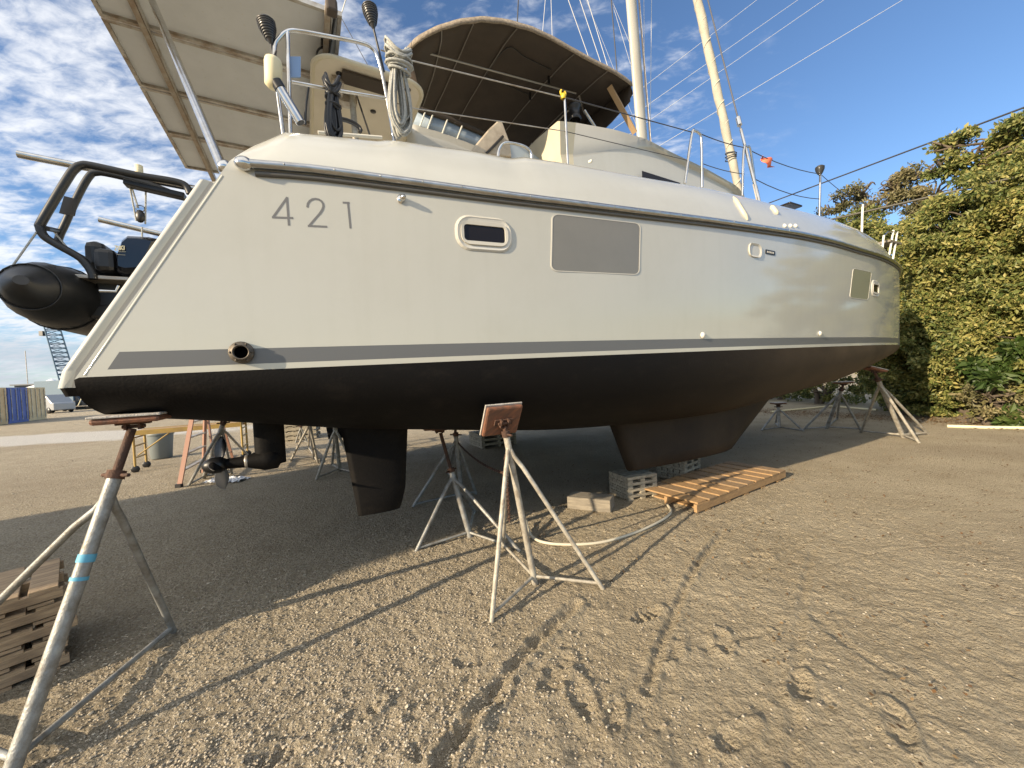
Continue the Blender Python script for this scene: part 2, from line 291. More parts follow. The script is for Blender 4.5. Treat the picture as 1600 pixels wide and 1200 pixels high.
def ground_mat():
    m=bpy.data.materials.new('ground gravel');m.use_nodes=True;nt=m.node_tree;N=nt.nodes;L=nt.links;p=N['Principled BSDF'];p.inputs['Roughness'].default_value=.95;p.inputs['Specular IOR Level'].default_value=.2
    g=N.new('ShaderNodeNewGeometry');P=g.outputs['Position']
    def noise(s,d=6,r=.6,dist=0):
        n=N.new('ShaderNodeTexNoise');n.inputs['Scale'].default_value=s;n.inputs['Detail'].default_value=d;n.inputs['Roughness'].default_value=r;n.inputs['Distortion'].default_value=dist;L.new(P,n.inputs['Vector']);return n.outputs['Fac']
    def rng(v,a,b,c=0.,d=1.):
        r=N.new('ShaderNodeMapRange');r.inputs[1].default_value=a;r.inputs[2].default_value=b;r.inputs[3].default_value=c;r.inputs[4].default_value=d;L.new(v,r.inputs[0]);return r.outputs[0]
    def mix(f,a,b,t='MIX'):
        x=N.new('ShaderNodeMixRGB');x.blend_type=t
        for i,v in enumerate((f,a,b)):
            if isinstance(v,tuple):x.inputs[i].default_value=(*v,1)
            elif isinstance(v,float):x.inputs[i].default_value=v
            else:L.new(v,x.inputs[i])
        return x.outputs[0]
    # sandy to the right, shell gravel to the left and far away
    sep=N.new('ShaderNodeSeparateXYZ');L.new(P,sep.inputs[0])
    lin=N.new('ShaderNodeMath');lin.operation='MULTIPLY_ADD';L.new(sep.outputs[0],lin.inputs[0]);lin.inputs[1].default_value=-1.0;L.new(rng(noise(.9),0,1,-1.2,1.6),lin.inputs[2])
    gravel=rng(lin.outputs[0],-.4,1.1)
    base=mix(rng(noise(1.1,8,.65),.35,.65),(.39,.325,.22),(.52,.445,.315))
    grav=mix(rng(noise(2.2,6),.35,.65),(.38,.32,.22),(.50,.43,.31))
    v=N.new('ShaderNodeTexVoronoi');v.inputs['Scale'].default_value=62;L.new(P,v.inputs['Vector'])
    sp=N.new('ShaderNodeSeparateColor');L.new(v.outputs['Color'],sp.inputs[0])
    grav=mix(rng(sp.outputs[0],.55,1.,0,.75),grav,(.62,.56,.45));grav=mix(rng(sp.outputs[1],.6,1.,0,.6),grav,(.2,.17,.13))
    c=mix(gravel,base,grav)
    c=mix(rng(noise(45,3),.45,.62,0,.4),c,(.27,.22,.16))
    c=mix(rng(noise(.25,4),.5,.62,0,.4),c,(.31,.255,.18))
    # pale crushed-rock patch out in the yard to the left
    vm=N.new('ShaderNodeVectorMath');vm.operation='SUBTRACT';L.new(P,vm.inputs[0]);vm.inputs[1].default_value=(-20,16,0)
    vr=N.new('ShaderNodeMapping');vr.inputs['Rotation'].default_value=(0,0,rad(-28));vr.inputs['Scale'].default_value=(.1,.42,.1);L.new(vm.outputs[0],vr.inputs[0])
    vl=N.new('ShaderNodeVectorMath');vl.operation='LENGTH';L.new(vr.outputs[0],vl.inputs[0])
    va=N.new('ShaderNodeMath');va.operation='ADD';L.new(vl.outputs['Value'],va.inputs[0]);L.new(rng(noise(.5,5),0,1,-.4,.4),va.inputs[1])
    c=mix(rng(va.outputs[0],1.,.75),c,(.6,.58,.54))
    sand=N.new('ShaderNodeTexVoronoi');sand.inputs['Scale'].default_value=190;L.new(P,sand.inputs['Vector']);s2=N.new('ShaderNodeSeparateColor');L.new(sand.outputs['Color'],s2.inputs[0])
    c=mix(rng(s2.outputs[0],.7,1,0,.6),c,(.56,.49,.38))
    L.new(c,p.inputs['Base Color'])
    def add(a,b,k):
        q=N.new('ShaderNodeMath');q.operation='MULTIPLY_ADD';L.new(b,q.inputs[0]);q.inputs[1].default_value=k
        if isinstance(a,float):q.inputs[2].default_value=a
        else:L.new(a,q.inputs[2])
        return q.outputs[0]
    vs=N.new('ShaderNodeTexVoronoi');vs.feature='SMOOTH_F1';vs.inputs['Scale'].default_value=55;L.new(P,vs.inputs['Vector'])
    hgt=add(0.,vs.outputs['Distance'],-.9)
    hgt=add(hgt,noise(30,6,.75),1.7);hgt=add(hgt,noise(75,3,.7),1.1);hgt=add(hgt,noise(9,4,.6,.5),.6)
    b=N.new('ShaderNodeBump');b.inputs['Strength'].default_value=1;b.inputs['Distance'].default_value=.034;L.new(hgt,b.inputs['Height']);L.new(b.outputs[0],p.inputs['Normal'])
    return m
GM=ground_mat()
def build_ground():
    # graded grid in a frame turned 0: dense in front of the camera, reaching the horizon
    def axis(lo,hi,dlo,dense_lo,dense_hi,step):
        a=list(np.arange(dense_lo,dense_hi,step));s=step;x=dense_hi
        while x<hi: a.append(x);s*=1.07;x+=s
        a.append(hi);s=step;x=dense_lo-step;b=[]
        while x>lo: b.append(x);s*=1.09;x-=s
        b.append(lo);return np.array(b[::-1]+a)
    X=axis(-1500,1500,0,-2.6,3.8,.0135);Y=axis(-60,1800,0,1.0,4.6,.0135)
    gx,gy=np.meshgrid(X,Y);gz=ground_z(gx,gy);gz=np.where(np.hypot(gx,gy)>60,0,gz)
    n,mn=gx.shape;me=bpy.data.meshes.new('ground');co=np.stack([gx,gy,gz],-1).reshape(-1,3).astype(np.float32)
    i=np.arange(n-1)[:,None]*mn+np.arange(mn-1)[None,:];f=np.stack([i,i+1,i+mn+1,i+mn],-1).reshape(-1,4)
    fast_mesh(me,co,f);me.materials.append(GM);o=bpy.data.objects.new('ground',me);COL.objects.link(o);o['kind']='structure'
def fast_mesh(me,co,f,smooth=True):
    k=f.shape[1];me.vertices.add(len(co));me.vertices.foreach_set('co',co.reshape(-1));me.loops.add(f.size);me.loops.foreach_set('vertex_index',f.reshape(-1).astype(np.int32))
    me.polygons.add(len(f));me.polygons.foreach_set('loop_start',np.arange(0,f.size,k,dtype=np.int32));me.polygons.foreach_set('loop_total',np.full(len(f),k,np.int32))
    me.polygons.foreach_set('use_smooth',np.full(len(f),smooth));me.update(calc_edges=True)
build_ground()
def pebbles():
    n=85000
    r=RNG.random(n);d=1.2+9*RNG.random(n)**1.7;a=RNG.uniform(-.95,.95,n)
    x=d*np.tan(a)*.95;y=d
    g=np.clip((-x+.4*RNG.standard_normal(n)+.3)/1.2,.04,1);keep=RNG.random(n)<g;x=x[keep];y=y[keep];n=len(x)
    s=RNG.uniform(.003,.0068,n)*(1+.06*y);big=RNG.random(n)<.015;s[big]*=1.8
    B=np.array([[1,0,0],[-1,0,0],[0,1,0],[0,-1,0],[0,0,1],[0,0,-1],[.6,.6,.5],[-.6,.6,.5],[-.6,-.6,.5],[.6,-.6,.5]])
    FF=np.array([[4,6,7],[4,7,8],[4,8,9],[4,9,6],[0,2,6],[2,1,7],[2,7,6],[1,3,8],[1,8,7],[3,0,9],[3,9,8],[0,6,9],[5,2,0],[5,1,2],[5,3,1],[5,0,3]])
    th=RNG.uniform(0,6.28,n);j=RNG.uniform(.6,1.3,(n,10,3));co=B[None]*j*s[:,None,None]*np.array([1.2,.9,.6])
    c,q=np.cos(th)[:,None],np.sin(th)[:,None];cx=co[...,0]*c-co[...,1]*q;cy=co[...,0]*q+co[...,1]*c
    z=ground_z(x,y);co=np.stack([cx+x[:,None],cy+y[:,None],co[...,2]+(z+s*.25)[:,None]],-1).reshape(-1,3).astype(np.float32)
    f=(FF[None]+10*np.arange(n)[:,None,None]).reshape(-1,3)
    me=bpy.data.meshes.new('gravel');fast_mesh(me,co,f,False)
    def ex(nt,p,tc):
        N=nt.nodes;L=nt.links;g=N.new('ShaderNodeNewGeometry');r=N.new('ShaderNodeValToRGB');L.new(g.outputs['Random Per Island'],r.inputs[0])
        e=r.color_ramp.elements;e[0].color=(.24,.20,.15,1);e[1].color=(.5,.45,.355,1);a=e.new(.7);a.color=(.43,.37,.28,1);L.new(r.outputs[0],p.inputs['Base Color'])
    me.materials.append(mat('shell gravel',(.4,.35,.28),.9,extra=ex));o=bpy.data.objects.new('gravel',me);COL.objects.link(o);tag(o,'loose shell gravel scattered over the sandy yard','gravel',kind='stuff')
pebbles()

# ------------------------------------------------------------------ the catamaran
cat=thing('catamaran','large white sailing catamaran with black bottom paint propped on jack stands','sailboat',O,AZ)
RUB=[hp(*p) for p in [(375,261),(480,269),(600,284),(700,297),(800,310),(900,322),(1000,334),(1100,346),(1200,360),(1250,368),(1300,379),(1350,394),(1380,404),(1398,412)]]
RUBT=[(.0,2.89)]+[(b[0],b[2]) for b in RUB][:-2]+[(10.7,3.29),(12.62,3.36)]
CRP=[(357,262),(380,245),(440,212),(520,219),(590,226),(602,222),(660,231),(730,239),(790,251),(797,246),(860,255),(900,262),(1000,280),(1100,297),(1190,318),(1280,340),(1350,372)]
def crown_pt(px,py):
    y=-.6
    for i in range(40):
        b=wp(px,py,y);y=.5*y-.5*max(wid(b[0])-.36,.05)
    return b
CR=[crown_pt(*p) for p in CRP];CRT=[(b[0],b[2]) for b in CR]+[(11.2,3.62),(12.62,3.42)]
def lin(x,t):
    if x<t[0][0]: return t[0][1]+(x-t[0][0])*1.0
    return float(np.interp(x,[a for a,_ in t],[b for _,b in t]))
def zr(x): return _cr(x,RUBT)
def zc(x): return max(lin(x,CRT),zr(x)+.02)
def zw(x): return 1.75+.1*min(max(x,0),12)/10.2
ZB=[(0,1.50),(.4,1.44),(1.3,1.28),(2,1.19),(2.4,1.14),(3.1,1.06),(3.6,1.02),(4.7,.98),(5.9,.99),(7.4,1.12),(8.9,1.26),(10.3,1.48),(11.5,1.66),(12.3,1.79),(12.62,1.88)]
def zb(x): return _cr(max(x,0),ZB)
def xt(z):  # raked transom
    if z<1.75: return .03+.12*max(1.62-z,0)
    return .05+(z-1.75)*.585
LEN=12.62
STN=sorted(set([0,.0011,.0047,.0052]+[round(v,4) for v in list(np.linspace(0,1,110))]+[.0098,.0105]+[round((b[0]-.7)/(LEN-.7),4) for b in CR]))
CX=[0,.11,.22,.33,.44,.55,.66,.77,.88,1];CI=[0,.04,.13,.27,.42,.57,.70,.80,.90,1];CZ=[0,.10,.30,.52,.71,.85,.93,.97,.99,1]
def section(s):
    pts=[];tags=[]
    def P(xn,fy,fz,tg):
        z=fz(xn)
        for _ in range(3):
            x=xt(z)+s*(LEN-xt(z));z=fz(x)
        x=xt(z)+s*(LEN-xt(z))
        pts.append((x,fy(x,z),z));tags.append(tg)
    x0=s*LEN
    wi=lambda x:max(wid(x)*1.02,.0)
    P(x0,lambda x,z:wi(x)*.9,lambda x:zc(x)-.03,'deck')
    P(x0,lambda x,z:.2*wi(x),lambda x:zc(x)+.0,'deck')
    P(x0,lambda x,z:-max(wid(x)-.42,.0),lambda x:zc(x)+.005,'deck')
    for a in np.linspace(0,1,10):   # rounded crown falling to the rub rail
        an=a*math.pi/2
        P(x0,lambda x,z,a=a:-max(wid(x)-.38*float(np.interp(1-a,CX,CI)),0),lambda x,a=a:zr(x)+.03+(zc(x)-zr(x)-.03)*float(np.interp(1-a,CX,CZ)),'deck')
    P(x0,lambda x,z:-(wid(x)+.0),lambda x:zr(x)-.03,'side')
    for a in (.1,.25,.4,.55,.7,.85,1.):
        P(x0,lambda x,z,a=a:-wid(x)*(1-flare(x)*a**2),lambda x,a=a:(zr(x)-.03)*(1-a)+(zw(x)+.125)*a,'side' if a<1 else 'stripe')
    P(x0,lambda x,z:-wid(x)*(.999-flare(x)),lambda x:zw(x)+.035,'side')
    P(x0,lambda x,z:-wid(x)*(.997-flare(x)),lambda x:zw(x),'anti')
    for t in np.linspace(.04,1,14):
        P(x0,lambda x,z,t=t:-wid(x)*(.997-flare(x))*max(1-t**2.4,0)**(1/2.0),lambda x,t=t:zw(x)+(zb(x)-zw(x))*t,'anti')
    for t in np.linspace(.95,.0,9):
        P(x0,lambda x,z,t=t:wid(x)*.9*max(1-t**2.4,0)**(1/2.0),lambda x,t=t:zw(x)+(zb(x)-zw(x))*t,'anti' if t>.001 else 'side')
    P(x0,lambda x,z:wi(x)*.9,lambda x:zc(x)-.03,'side')
    return pts,tags
def build_hull():
    rows=[];T=None
    for s in STN: r,T=section(s);rows.append(r)
    def mf(i,j):
        t=T[j]
        if t=='anti': return 2
        if t=='stripe': return 1 if STN[i]>=.0050 else 0
        if t=='deck':return 4
        return 0
    mb=MB();mb.grid(rows,mf=mf,flip=False)
    n=len(rows[0]);mb.add(rows[0],[tuple(range(n))],0)
    return mb
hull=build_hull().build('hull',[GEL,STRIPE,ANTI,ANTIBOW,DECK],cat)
# port hull, mirrored copy across the boat centreline y=2.65, and the bridge deck joining them
def port():
    mb=MB();rows=[]
    for s in STN[::3]+[1.0]:
        r,T=section(s);rows.append([(p[0],5.3-p[1],p[2]) for p in r])
    def mf(i,j): return 2 if T[j]=='anti' else 0
    mb.grid(rows,mf=mf,flip=True);mb.add(rows[0],[tuple(range(len(rows[0])))[::-1]],0);return mb
port().build('port_hull',[GEL,STRIPE,ANTI],cat)
MB().box((5.3,2.65,2.95),(8.8,4.2,.9)).build('bridge_deck',GEL,cat,bevel=.1)
# transom flange: pale ridge standing aft of the side panel
def flange():
    mb=MB();zs=np.linspace(1.70,2.86,14);prof=[(0,-.70),(-.045,-.695),(-.05,-.67),(-.10,-.66),(-.125,-.675),(-.15,-.66),(-.155,-.62),(-.13,-.58),(0,-.52)]
    rows=[[(xt(max(z,1.75))+a+(.02),b-.045*(z-1.7),z) for a,b in prof] for z in zs];mb.grid(rows,flip=True,mf=lambda i,j:3 if j in(2,1) else 0)
    mb.add(rows[-1],[tuple(range(len(prof)))],0);mb.add(rows[0],[tuple(range(len(prof)))[::-1]],2)
    rows=[[(xt(1.75)+a*.95+.02+(1.70-z)*.25,b*(1-(1.7-z)*.6),z) for a,b in prof] for z in (1.655,1.68,1.701)];mb.grid(rows,flip=True,m=2);mb.add(rows[0],[tuple(range(len(prof)))],2);return mb
flange().build('transom_flange',[DECK,CREAM,ANTI,mat('grey flange band',(.33,.32,.3),.5)],cat)
MB().tube([(xt(z)-.008,-wid(xt(z))*(1-.012*((2.86-z)/.98)**2)+.007,z) for z in np.linspace(1.76,2.86,10)],.009,8).build('transom_edge',GEL,cat)
# rub rail
def rail_pts(off,dz,x0=.80,x1=12.55,n=70): return [(x,-(wid(x)+off),zr(x)+dz) for x in np.linspace(x0,x1,n)]
bl=MB().tube(rail_pts(.02,.012),[.026]*70,10)
for x in np.linspace(1,12,42): bl.ball((x,-(wid(x)+.044),zr(x)+.014),.007,n=6)
bl.build('rub_rail',RAIL,cat)
MB().tube(rail_pts(.006,-.035,.85),[.016]*70,6).build('rub_rail_base',mat('dark rail base',(.1,.095,.085),.5),cat)
b=rail_pts(.02,.012)[0];MB().ball(b,(.05,.036,.04)).build('rail_end_cap',STEEL,cat)
# surface plates on the hull side
def rrect(x0,x1,z0,z1,r,k=5):
    P=[]
    for cx,cz,a0 in((x1-r,z1-r,0),(x0+r,z1-r,90),(x0+r,z0+r,180),(x1-r,z0+r,270)):
        for i in range(k+1): a=rad(a0+90*i/k);P.append((cx+r*math.cos(a),cz+r*math.sin(a)))
    return P
def sy(x,z,off):
    t=np.clip((zr(x)-.03-z)/(zr(x)-.03-zw(x)-.125),0,1);return -(wid(x)*(1-flare(x)*t*t)+off)
def slope(P,c,sl): return [(x,z+(x-c)*sl) for x,z in P]
def plate(P,off,m,mb=None,cols=1):
    # polygon following the curved hull, filled by a fan of strips
    mb=mb or MB();n=len(P);cx=sum(p[0] for p in P)/n;cz=sum(p[1] for p in P)/n
    rows=[]
    for k in np.linspace(0,1,6): rows.append([(cx+(x-cx)*k,sy(cx+(x-cx)*k,cz+(z-cz)*k,off),cz+(z-cz)*k) for x,z in P+[P[0]]])
    mb.grid(rows,m=m,flip=True);rows=[[(x,sy(x,z,off),z) for x,z in P+[P[0]]],[(x,sy(x,z,-.01),z) for x,z in P+[P[0]]]];mb.grid(rows,m=m,smooth=False,flip=True);return mb
def ring(Po,Pi,oo,oi,mb,m=0):
    rows=[[(x,sy(x,z,-.005),z) for x,z in Po+[Po[0]]],[(x,sy(x,z,oo),z) for x,z in Po+[Po[0]]],[(x,sy(x,z,oi),z) for x,z in Pi+[Pi[0]]],[(x,sy(x,z,-.004),z) for x,z in Pi+[Pi[0]]]]
    return mb.grid(rows,m=m,smooth=False)
def portlight(x0,x1,z0,z1,sl):
    c=(x0+x1)/2;w,h=x1-x0,z1-z0
    f=MB();A=slope(rrect(x0,x1,z0,z1,.42*h),c,sl);B=slope(rrect(x0+.04*h+.006,x1-.04*h-.006,z0+.05*h,z1-.05*h,.38*h),c,sl)
    C=slope(rrect(x0+.16*h,x1-.16*h,z0+.17*h,z1-.17*h,.26*h),c,sl);D=slope(rrect(x0+.25*h,x1-.25*h,z0+.27*h,z1-.27*h,.1*h),c,sl)
    ring(A,B,.004,.012,f);ring(B,C,.010,.003,f,1);ring(C,D,.016,.014,f)
    o=f.build('portlight_frame',[SEAL,mat('frame inner ring',(.55,.54,.5),.4)],cat)  # second material is an even pale tone for the inner ring
    plate(slope(rrect(x0+.24*h,x1-.24*h,z0+.26*h,z1-.26*h,.1*h),c,sl),.005,0).build('pane',GLASS,o);return o
def rect_px(xa,xb,yt,yb):
    a=hp(xa,(yt+yb)/2);b=hp(xb,(yt+yb)/2);m=(xa+xb)/2;t=hp(m,yt);d=hp(m,yb);return a[0],b[0],d[2],t[2]
def quadmap(P,cn):
    a,b,c,d=[hp(*p) for p in cn]   # top-left, top-right, bottom-right, bottom-left
    f=lambda u,v:(a[0]*(1-u)*v+b[0]*u*v+c[0]*u*(1-v)+d[0]*(1-u)*(1-v),a[2]*(1-u)*v+b[2]*u*v+c[2]*u*(1-v)+d[2]*(1-u)*(1-v))
    return [f(x,z) for x,z in P]
def uwin(r0,ins,asp): # rounded unit rectangle, inset
    return [(x/asp,z) for x,z in rrect(ins,asp-ins,ins,1-ins,max(r0-ins,.02))]
def flatwindow(cn,asp,m):
    A=quadmap(uwin(.11,0,asp),cn);B=quadmap(uwin(.11,.016,asp),cn);f=MB();ring(A,B,.004,.004,f);o=f.build('window_frame',SEAL,cat);plate(B,.002,0).build('pane',m,o)
a_,b_=hp(712,338),hp(799,346);SLP=(b_[2]-a_[2])/(b_[0]-a_[0])
x0,x1,z0,z1=rect_px(711,800,339,393);portlight(x0,x1,z0,z1,SLP*.6)
flatwindow([(862,333),(1001,349),(999,430),(860,424)],1.5,HWIN)
flatwindow([(1333,419),(1362,425),(1357,469),(1328,465)],1.1,mat('forward window film',(.25,.25,.17),.3))
portlight(*rect_px(1362,1374,438,464),0)
# number on the quarter: strokes following the hull
def stroke(pts,w,mb):
    P=[hp(*p,.003) for p in pts]
    for i in range(len(P)-1):
        a,b=P[i],P[i+1];d=np.array([b[0]-a[0],b[2]-a[2]]);d/=np.linalg.norm(d);n=np.array([-d[1],d[0]])*w/2;e=d*w*.25
        q=[(a[0]-e[0]+n[0],a[2]-e[1]+n[1]),(b[0]+e[0]+n[0],b[2]+e[1]+n[1]),(b[0]+e[0]-n[0],b[2]+e[1]-n[1]),(a[0]-e[0]-n[0],a[2]-e[1]-n[1])]
        off=.0009+.0001*(i%5);mb.add([(x,sy(x,z,off),z) for x,z in q],[(3,2,1,0)])
def cp(x,y): return (340+x/3.077,240+y/3.077)
wst=.0125;mb=MB()
stroke([cp(343,343),cp(333,211)],wst,mb);stroke([cp(334,211),cp(267,305)],wst,mb);stroke([cp(264,306),cp(361,309)],wst,mb);mb.build('numeral',NUMB,cat);mb=MB()
stroke([cp(*p) for p in [(432,256),(434,240),(443,227),(456,219),(470,217),(486,220),(499,228),(507,240),(509,253),(504,268),(492,287),(470,312),(441,346)]],wst,mb);stroke([cp(436,347),cp(524,351)],wst,mb);mb.build('numeral',NUMB,cat);mb=MB()
stroke([cp(604,235),cp(632,236)],wst,mb);stroke([cp(627,234),cp(639,357)],wst,mb)
mb.build('numeral',NUMB,cat)
# exhaust outlet
e=hp(378,551);mb=MB();ax=(0,-1,0)
mb.lathe([(.062,-.01),(.062,.028),(.056,.034),(.046,.034),(.043,.05),(.036,.05),(.036,-.04)],24,0,(e[0],e[1],e[2]),ax)
mb.lathe([(.0,.004),(.0365,.004)],24,1,(e[0],e[1],e[2]),ax)
for k in range(6): a=k*math.pi/3;mb.ball((e[0]+.052*math.cos(a),e[1]-.034,e[2]+.052*math.sin(a)),.007,n=6)
mb.build('exhaust_outlet',[BRONZE,mat('pipe dark',(.003,.003,.003),.9,spec=0)],cat)
# small hull fittings
e=hp(628,312);mb=MB().lathe([(.0,.05),(.012,.045),(.02,.03),(.02,.0)],12,0,e,(0.1,-1,.15));mb.ball((e[0]-.012,e[1]-.006,e[2]),(.02,.008,.03));mb.build('deck_drain',STEEL,cat)
for k,(px,py) in enumerate([(1098,524),(1281,521)]):
    e=hp(px,py);MB().lathe([(.0,.02),(.022,.018),(.034,.0)],14,0,e,(0,-1,0)).build('through_hull',WHITEP,cat)
x0,x1,z0,z1=rect_px(1170,1189,381,402);f=MB();ring(rrect(x0,x1,z0,z1,.06),rrect(x0+.02,x1-.02,z0+.02,z1-.02,.05),.012,.004,f);f2=f.build('vent_recess',SEAL,cat);plate(rrect(x0+.02,x1-.02,z0+.02,z1-.02,.05),.002,0).build('vent_plate',mat('vent pale grey',(.5,.5,.47),.4),f2)  # vent plate in an even pale grey
x0,x1,z0,z1=rect_px(1196,1211,391,398);o=plate(rrect(x0,x1,z0,z1,.012),.004,0).build('maker_plate',BLACK,cat)
mb=MB();
for k in range(5): xa=x0+(x1-x0)*(.16+.15*k);plate(rrect(xa,xa+(x1-x0)*.08,z0+.3*(z1-z0),z1-.3*(z1-z0),.002),.006,0,mb)
mb.build('plate_marks',SEAL,o)
def cs(px,py):
    y=-.7
    for i in range(40):
        q=wp(px,py,y);x=q[0];y=.5*y-.5*(wid(x)-.38*float(np.interp((q[2]-zr(x)-.03)/(zc(x)-zr(x)-.03),CZ,CI)))
    return q
# deck mouldings by the shroud, cream colour paints in their sunlit faces
for (a,b_,w) in [((1146,308),(1168,344),.07),((1205,322),(1215,335),.06)]:
    P=[];
    for k in range(7):
        t=k/6;px=a[0]+(b_[0]-a[0])*t;py=a[1]+(b_[1]-a[1])*t;y=-.7
        for i in range(30):
            q=wp(px,py,y);x=q[0];y=.5*y-.5*(wid(x)-.38*float(np.interp((q[2]-zr(x)-.03)/(zc(x)-zr(x)-.03),CZ,CI)))
        P.append(q)
    MB().tube(P,[.01]+[.028]*5+[.01],8).build('deck_moulding',CREAM,cat)
for px in (1226,1235,1243): MB().lathe([(.0,.02),(.016,.018),(.025,.01),(.025,-.03)],14,0,cs(px,353),(0,-.85,.5)).build('deck_filler_cap',WHITEP,cat)
# appendages ---------------------------------------------------------------
def foil(prof_top,prof_bot,y,th,n=9,m=0):
    # prof: list of (x_le, x_te, z) from top to bottom, foil sections
    mb=MB();rows=[]
    for (xl,xr,z,k) in prof_top:
        c=xr-xl;row=[]
        for t in np.linspace(0,1,n): row.append((xl+c*t,y-th*k*(2.6*math.sqrt(max(t,0))*(1-t)**.8*.55),z))
        for t in np.linspace(1,0,n)[1:]: row.append((xl+c*t,y+th*k*(2.6*math.sqrt(max(t,0))*(1-t)**.8*.55),z))
        rows.append(row)
    mb.grid(rows,m=m,flip=True);mb.add(rows[-1],[tuple(range(len(rows[-1])))],m);mb.add(rows[0],[tuple(range(len(rows[0])))[::-1]],m);return mb
kp=[wp(*p,0.) for p in [(955,671),(980,737),(1142,702),(1192,637)]]
kz0,kz1=1.12,.40
def kx(z,a,b): return a[0]+(b[0]-a[0])*(z-a[2])/(b[2]-a[2])
rows=[]
for z in np.linspace(kz0,kz1+.03,6): rows.append((kx(z,kp[0],kp[1]),kx(z,kp[3],kp[2]),z,1))
rows.append((kx(kz1,kp[0],kp[1])+.03,kx(kz1,kp[3],kp[2])-.05,kz1,.7))
def keel(dy):
    mb=MB();R=[]
    for (xa,xf,z,k) in rows:
        c=xf-xa;row=[]
        for t in np.linspace(0,1,14): row.append((xf-c*t,dy-.15*k*(1.55*math.sqrt(t)*(1-t)**.9*1.35),z))
        for t in np.linspace(1,0,14)[1:]: row.append((xf-c*t,dy+.15*k*(1.55*math.sqrt(t)*(1-t)**.9*1.35),z))
        R.append(row)
    mb.grid(R,flip=False);mb.add(R[-1],[tuple(range(len(R[-1])))]);return mb
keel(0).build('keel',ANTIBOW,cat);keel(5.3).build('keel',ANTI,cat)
def rudder(dy):
    r=[wp(*p,0.) for p in [(532,668),(560,806),(632,798),(637,668)]]
    R=[]
    for k,z in enumerate([1.45,1.3,1.1,.9,.7,.56,.52]):
        xa=kx(z,r[0],r[1]);xf=kx(z,r[3],r[2]) if z>.6 else r[2][0]-.02*(k-4);q=1 if z>.53 else .6
        c=xf-xa;row=[]
        for t in np.linspace(0,1,12): row.append((xf-c*t,dy-.05*q*(2.1*math.sqrt(t)*(1-t)**.9),z))
        for t in np.linspace(1,0,12)[1:]: row.append((xf-c*t,dy+.05*q*(2.1*math.sqrt(t)*(1-t)**.9),z))
        R.append(row)
    mb=MB();mb.grid(R);mb.add(R[-1],[tuple(range(len(R[-1])))]);return mb
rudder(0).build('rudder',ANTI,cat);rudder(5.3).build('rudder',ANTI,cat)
def drive(dy):
    a=wp(395,640,0);b=wp(443,640,0);c=wp(440,708,0);P=[wp(*p,0) for p in [(394,650),(443,650),(443,702),(425,724),(395,732),(394,700)]]
    mb=MB();lo=(P[0][0]+.0);hi=P[1][0];zt=P[0][2]+.12;zbm=P[3][2]+.02
    R=[]
    for z in np.linspace(zt,P[2][2]-.10,6):
        row=[]
        for t in np.linspace(0,2*math.pi,17)[:-1]: row.append(((lo+hi)/2+(hi-lo)/2*math.cos(t),dy+.055*math.sin(t)*(1-.25*math.cos(t)),z))
        R.append(row+[row[0]])
    mb.grid(R,flip=True)
    s=wp(425,716,0);e_=wp(345,716,0);zc_=s[2]
    mb.tube([(s[0]+.05,dy,zc_+.03),(s[0]+.01,dy,zc_),(s[0]-.05,dy,zc_-.003),(wp(385,716,0)[0],dy,zc_),(e_[0]-.01,dy,zc_)],[.05,.085,.08,.045,.034],14)
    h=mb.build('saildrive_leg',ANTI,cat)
    g=wp(386,716,0)[0];MB().lathe([(.043,-.015),(.048,-.01),(.048,.01),(.043,.015)],14,0,(g,dy,zc_),(1,0,0)).build('shaft_anode',ALU,h)
    mb=MB();hx=e_[0];mb.tube([(hx+.03,dy,zc_),(hx,dy,zc_),(hx-.05,dy,zc_),(hx-.09,dy,zc_),(hx-.11,dy,zc_)],[.036,.055,.058,.04,.015],14)
    for k,an in enumerate((60,-65,180)):
        a=rad(an);d=Vector((0,math.cos(a),math.sin(a)));q=Vector((0,-math.sin(a),math.cos(a)))
        pts=[];L=.2
        for i in range(7):
            t=i/6;w_=.05*math.sin(math.pi*min(.15+t*.85,1))**.7;tw=rad(50-25*t);dirv=Vector((math.cos(tw),0,0))+q*math.sin(tw)
            c_=Vector((hx-.01,dy,zc_))+d*(.025+L*t);pts.append([c_-dirv*w_*1.0,c_+Vector((.008,0,0)),c_+dirv*w_*1.0])
        mb.grid(pts,m=(1 if k==1 else 0))
    mb.build('propeller',[BLACK,mat('bare blade',(.3,.31,.33),.4,metal=.5)],h,solid=.006);return h
drive(0);drive(5.3)
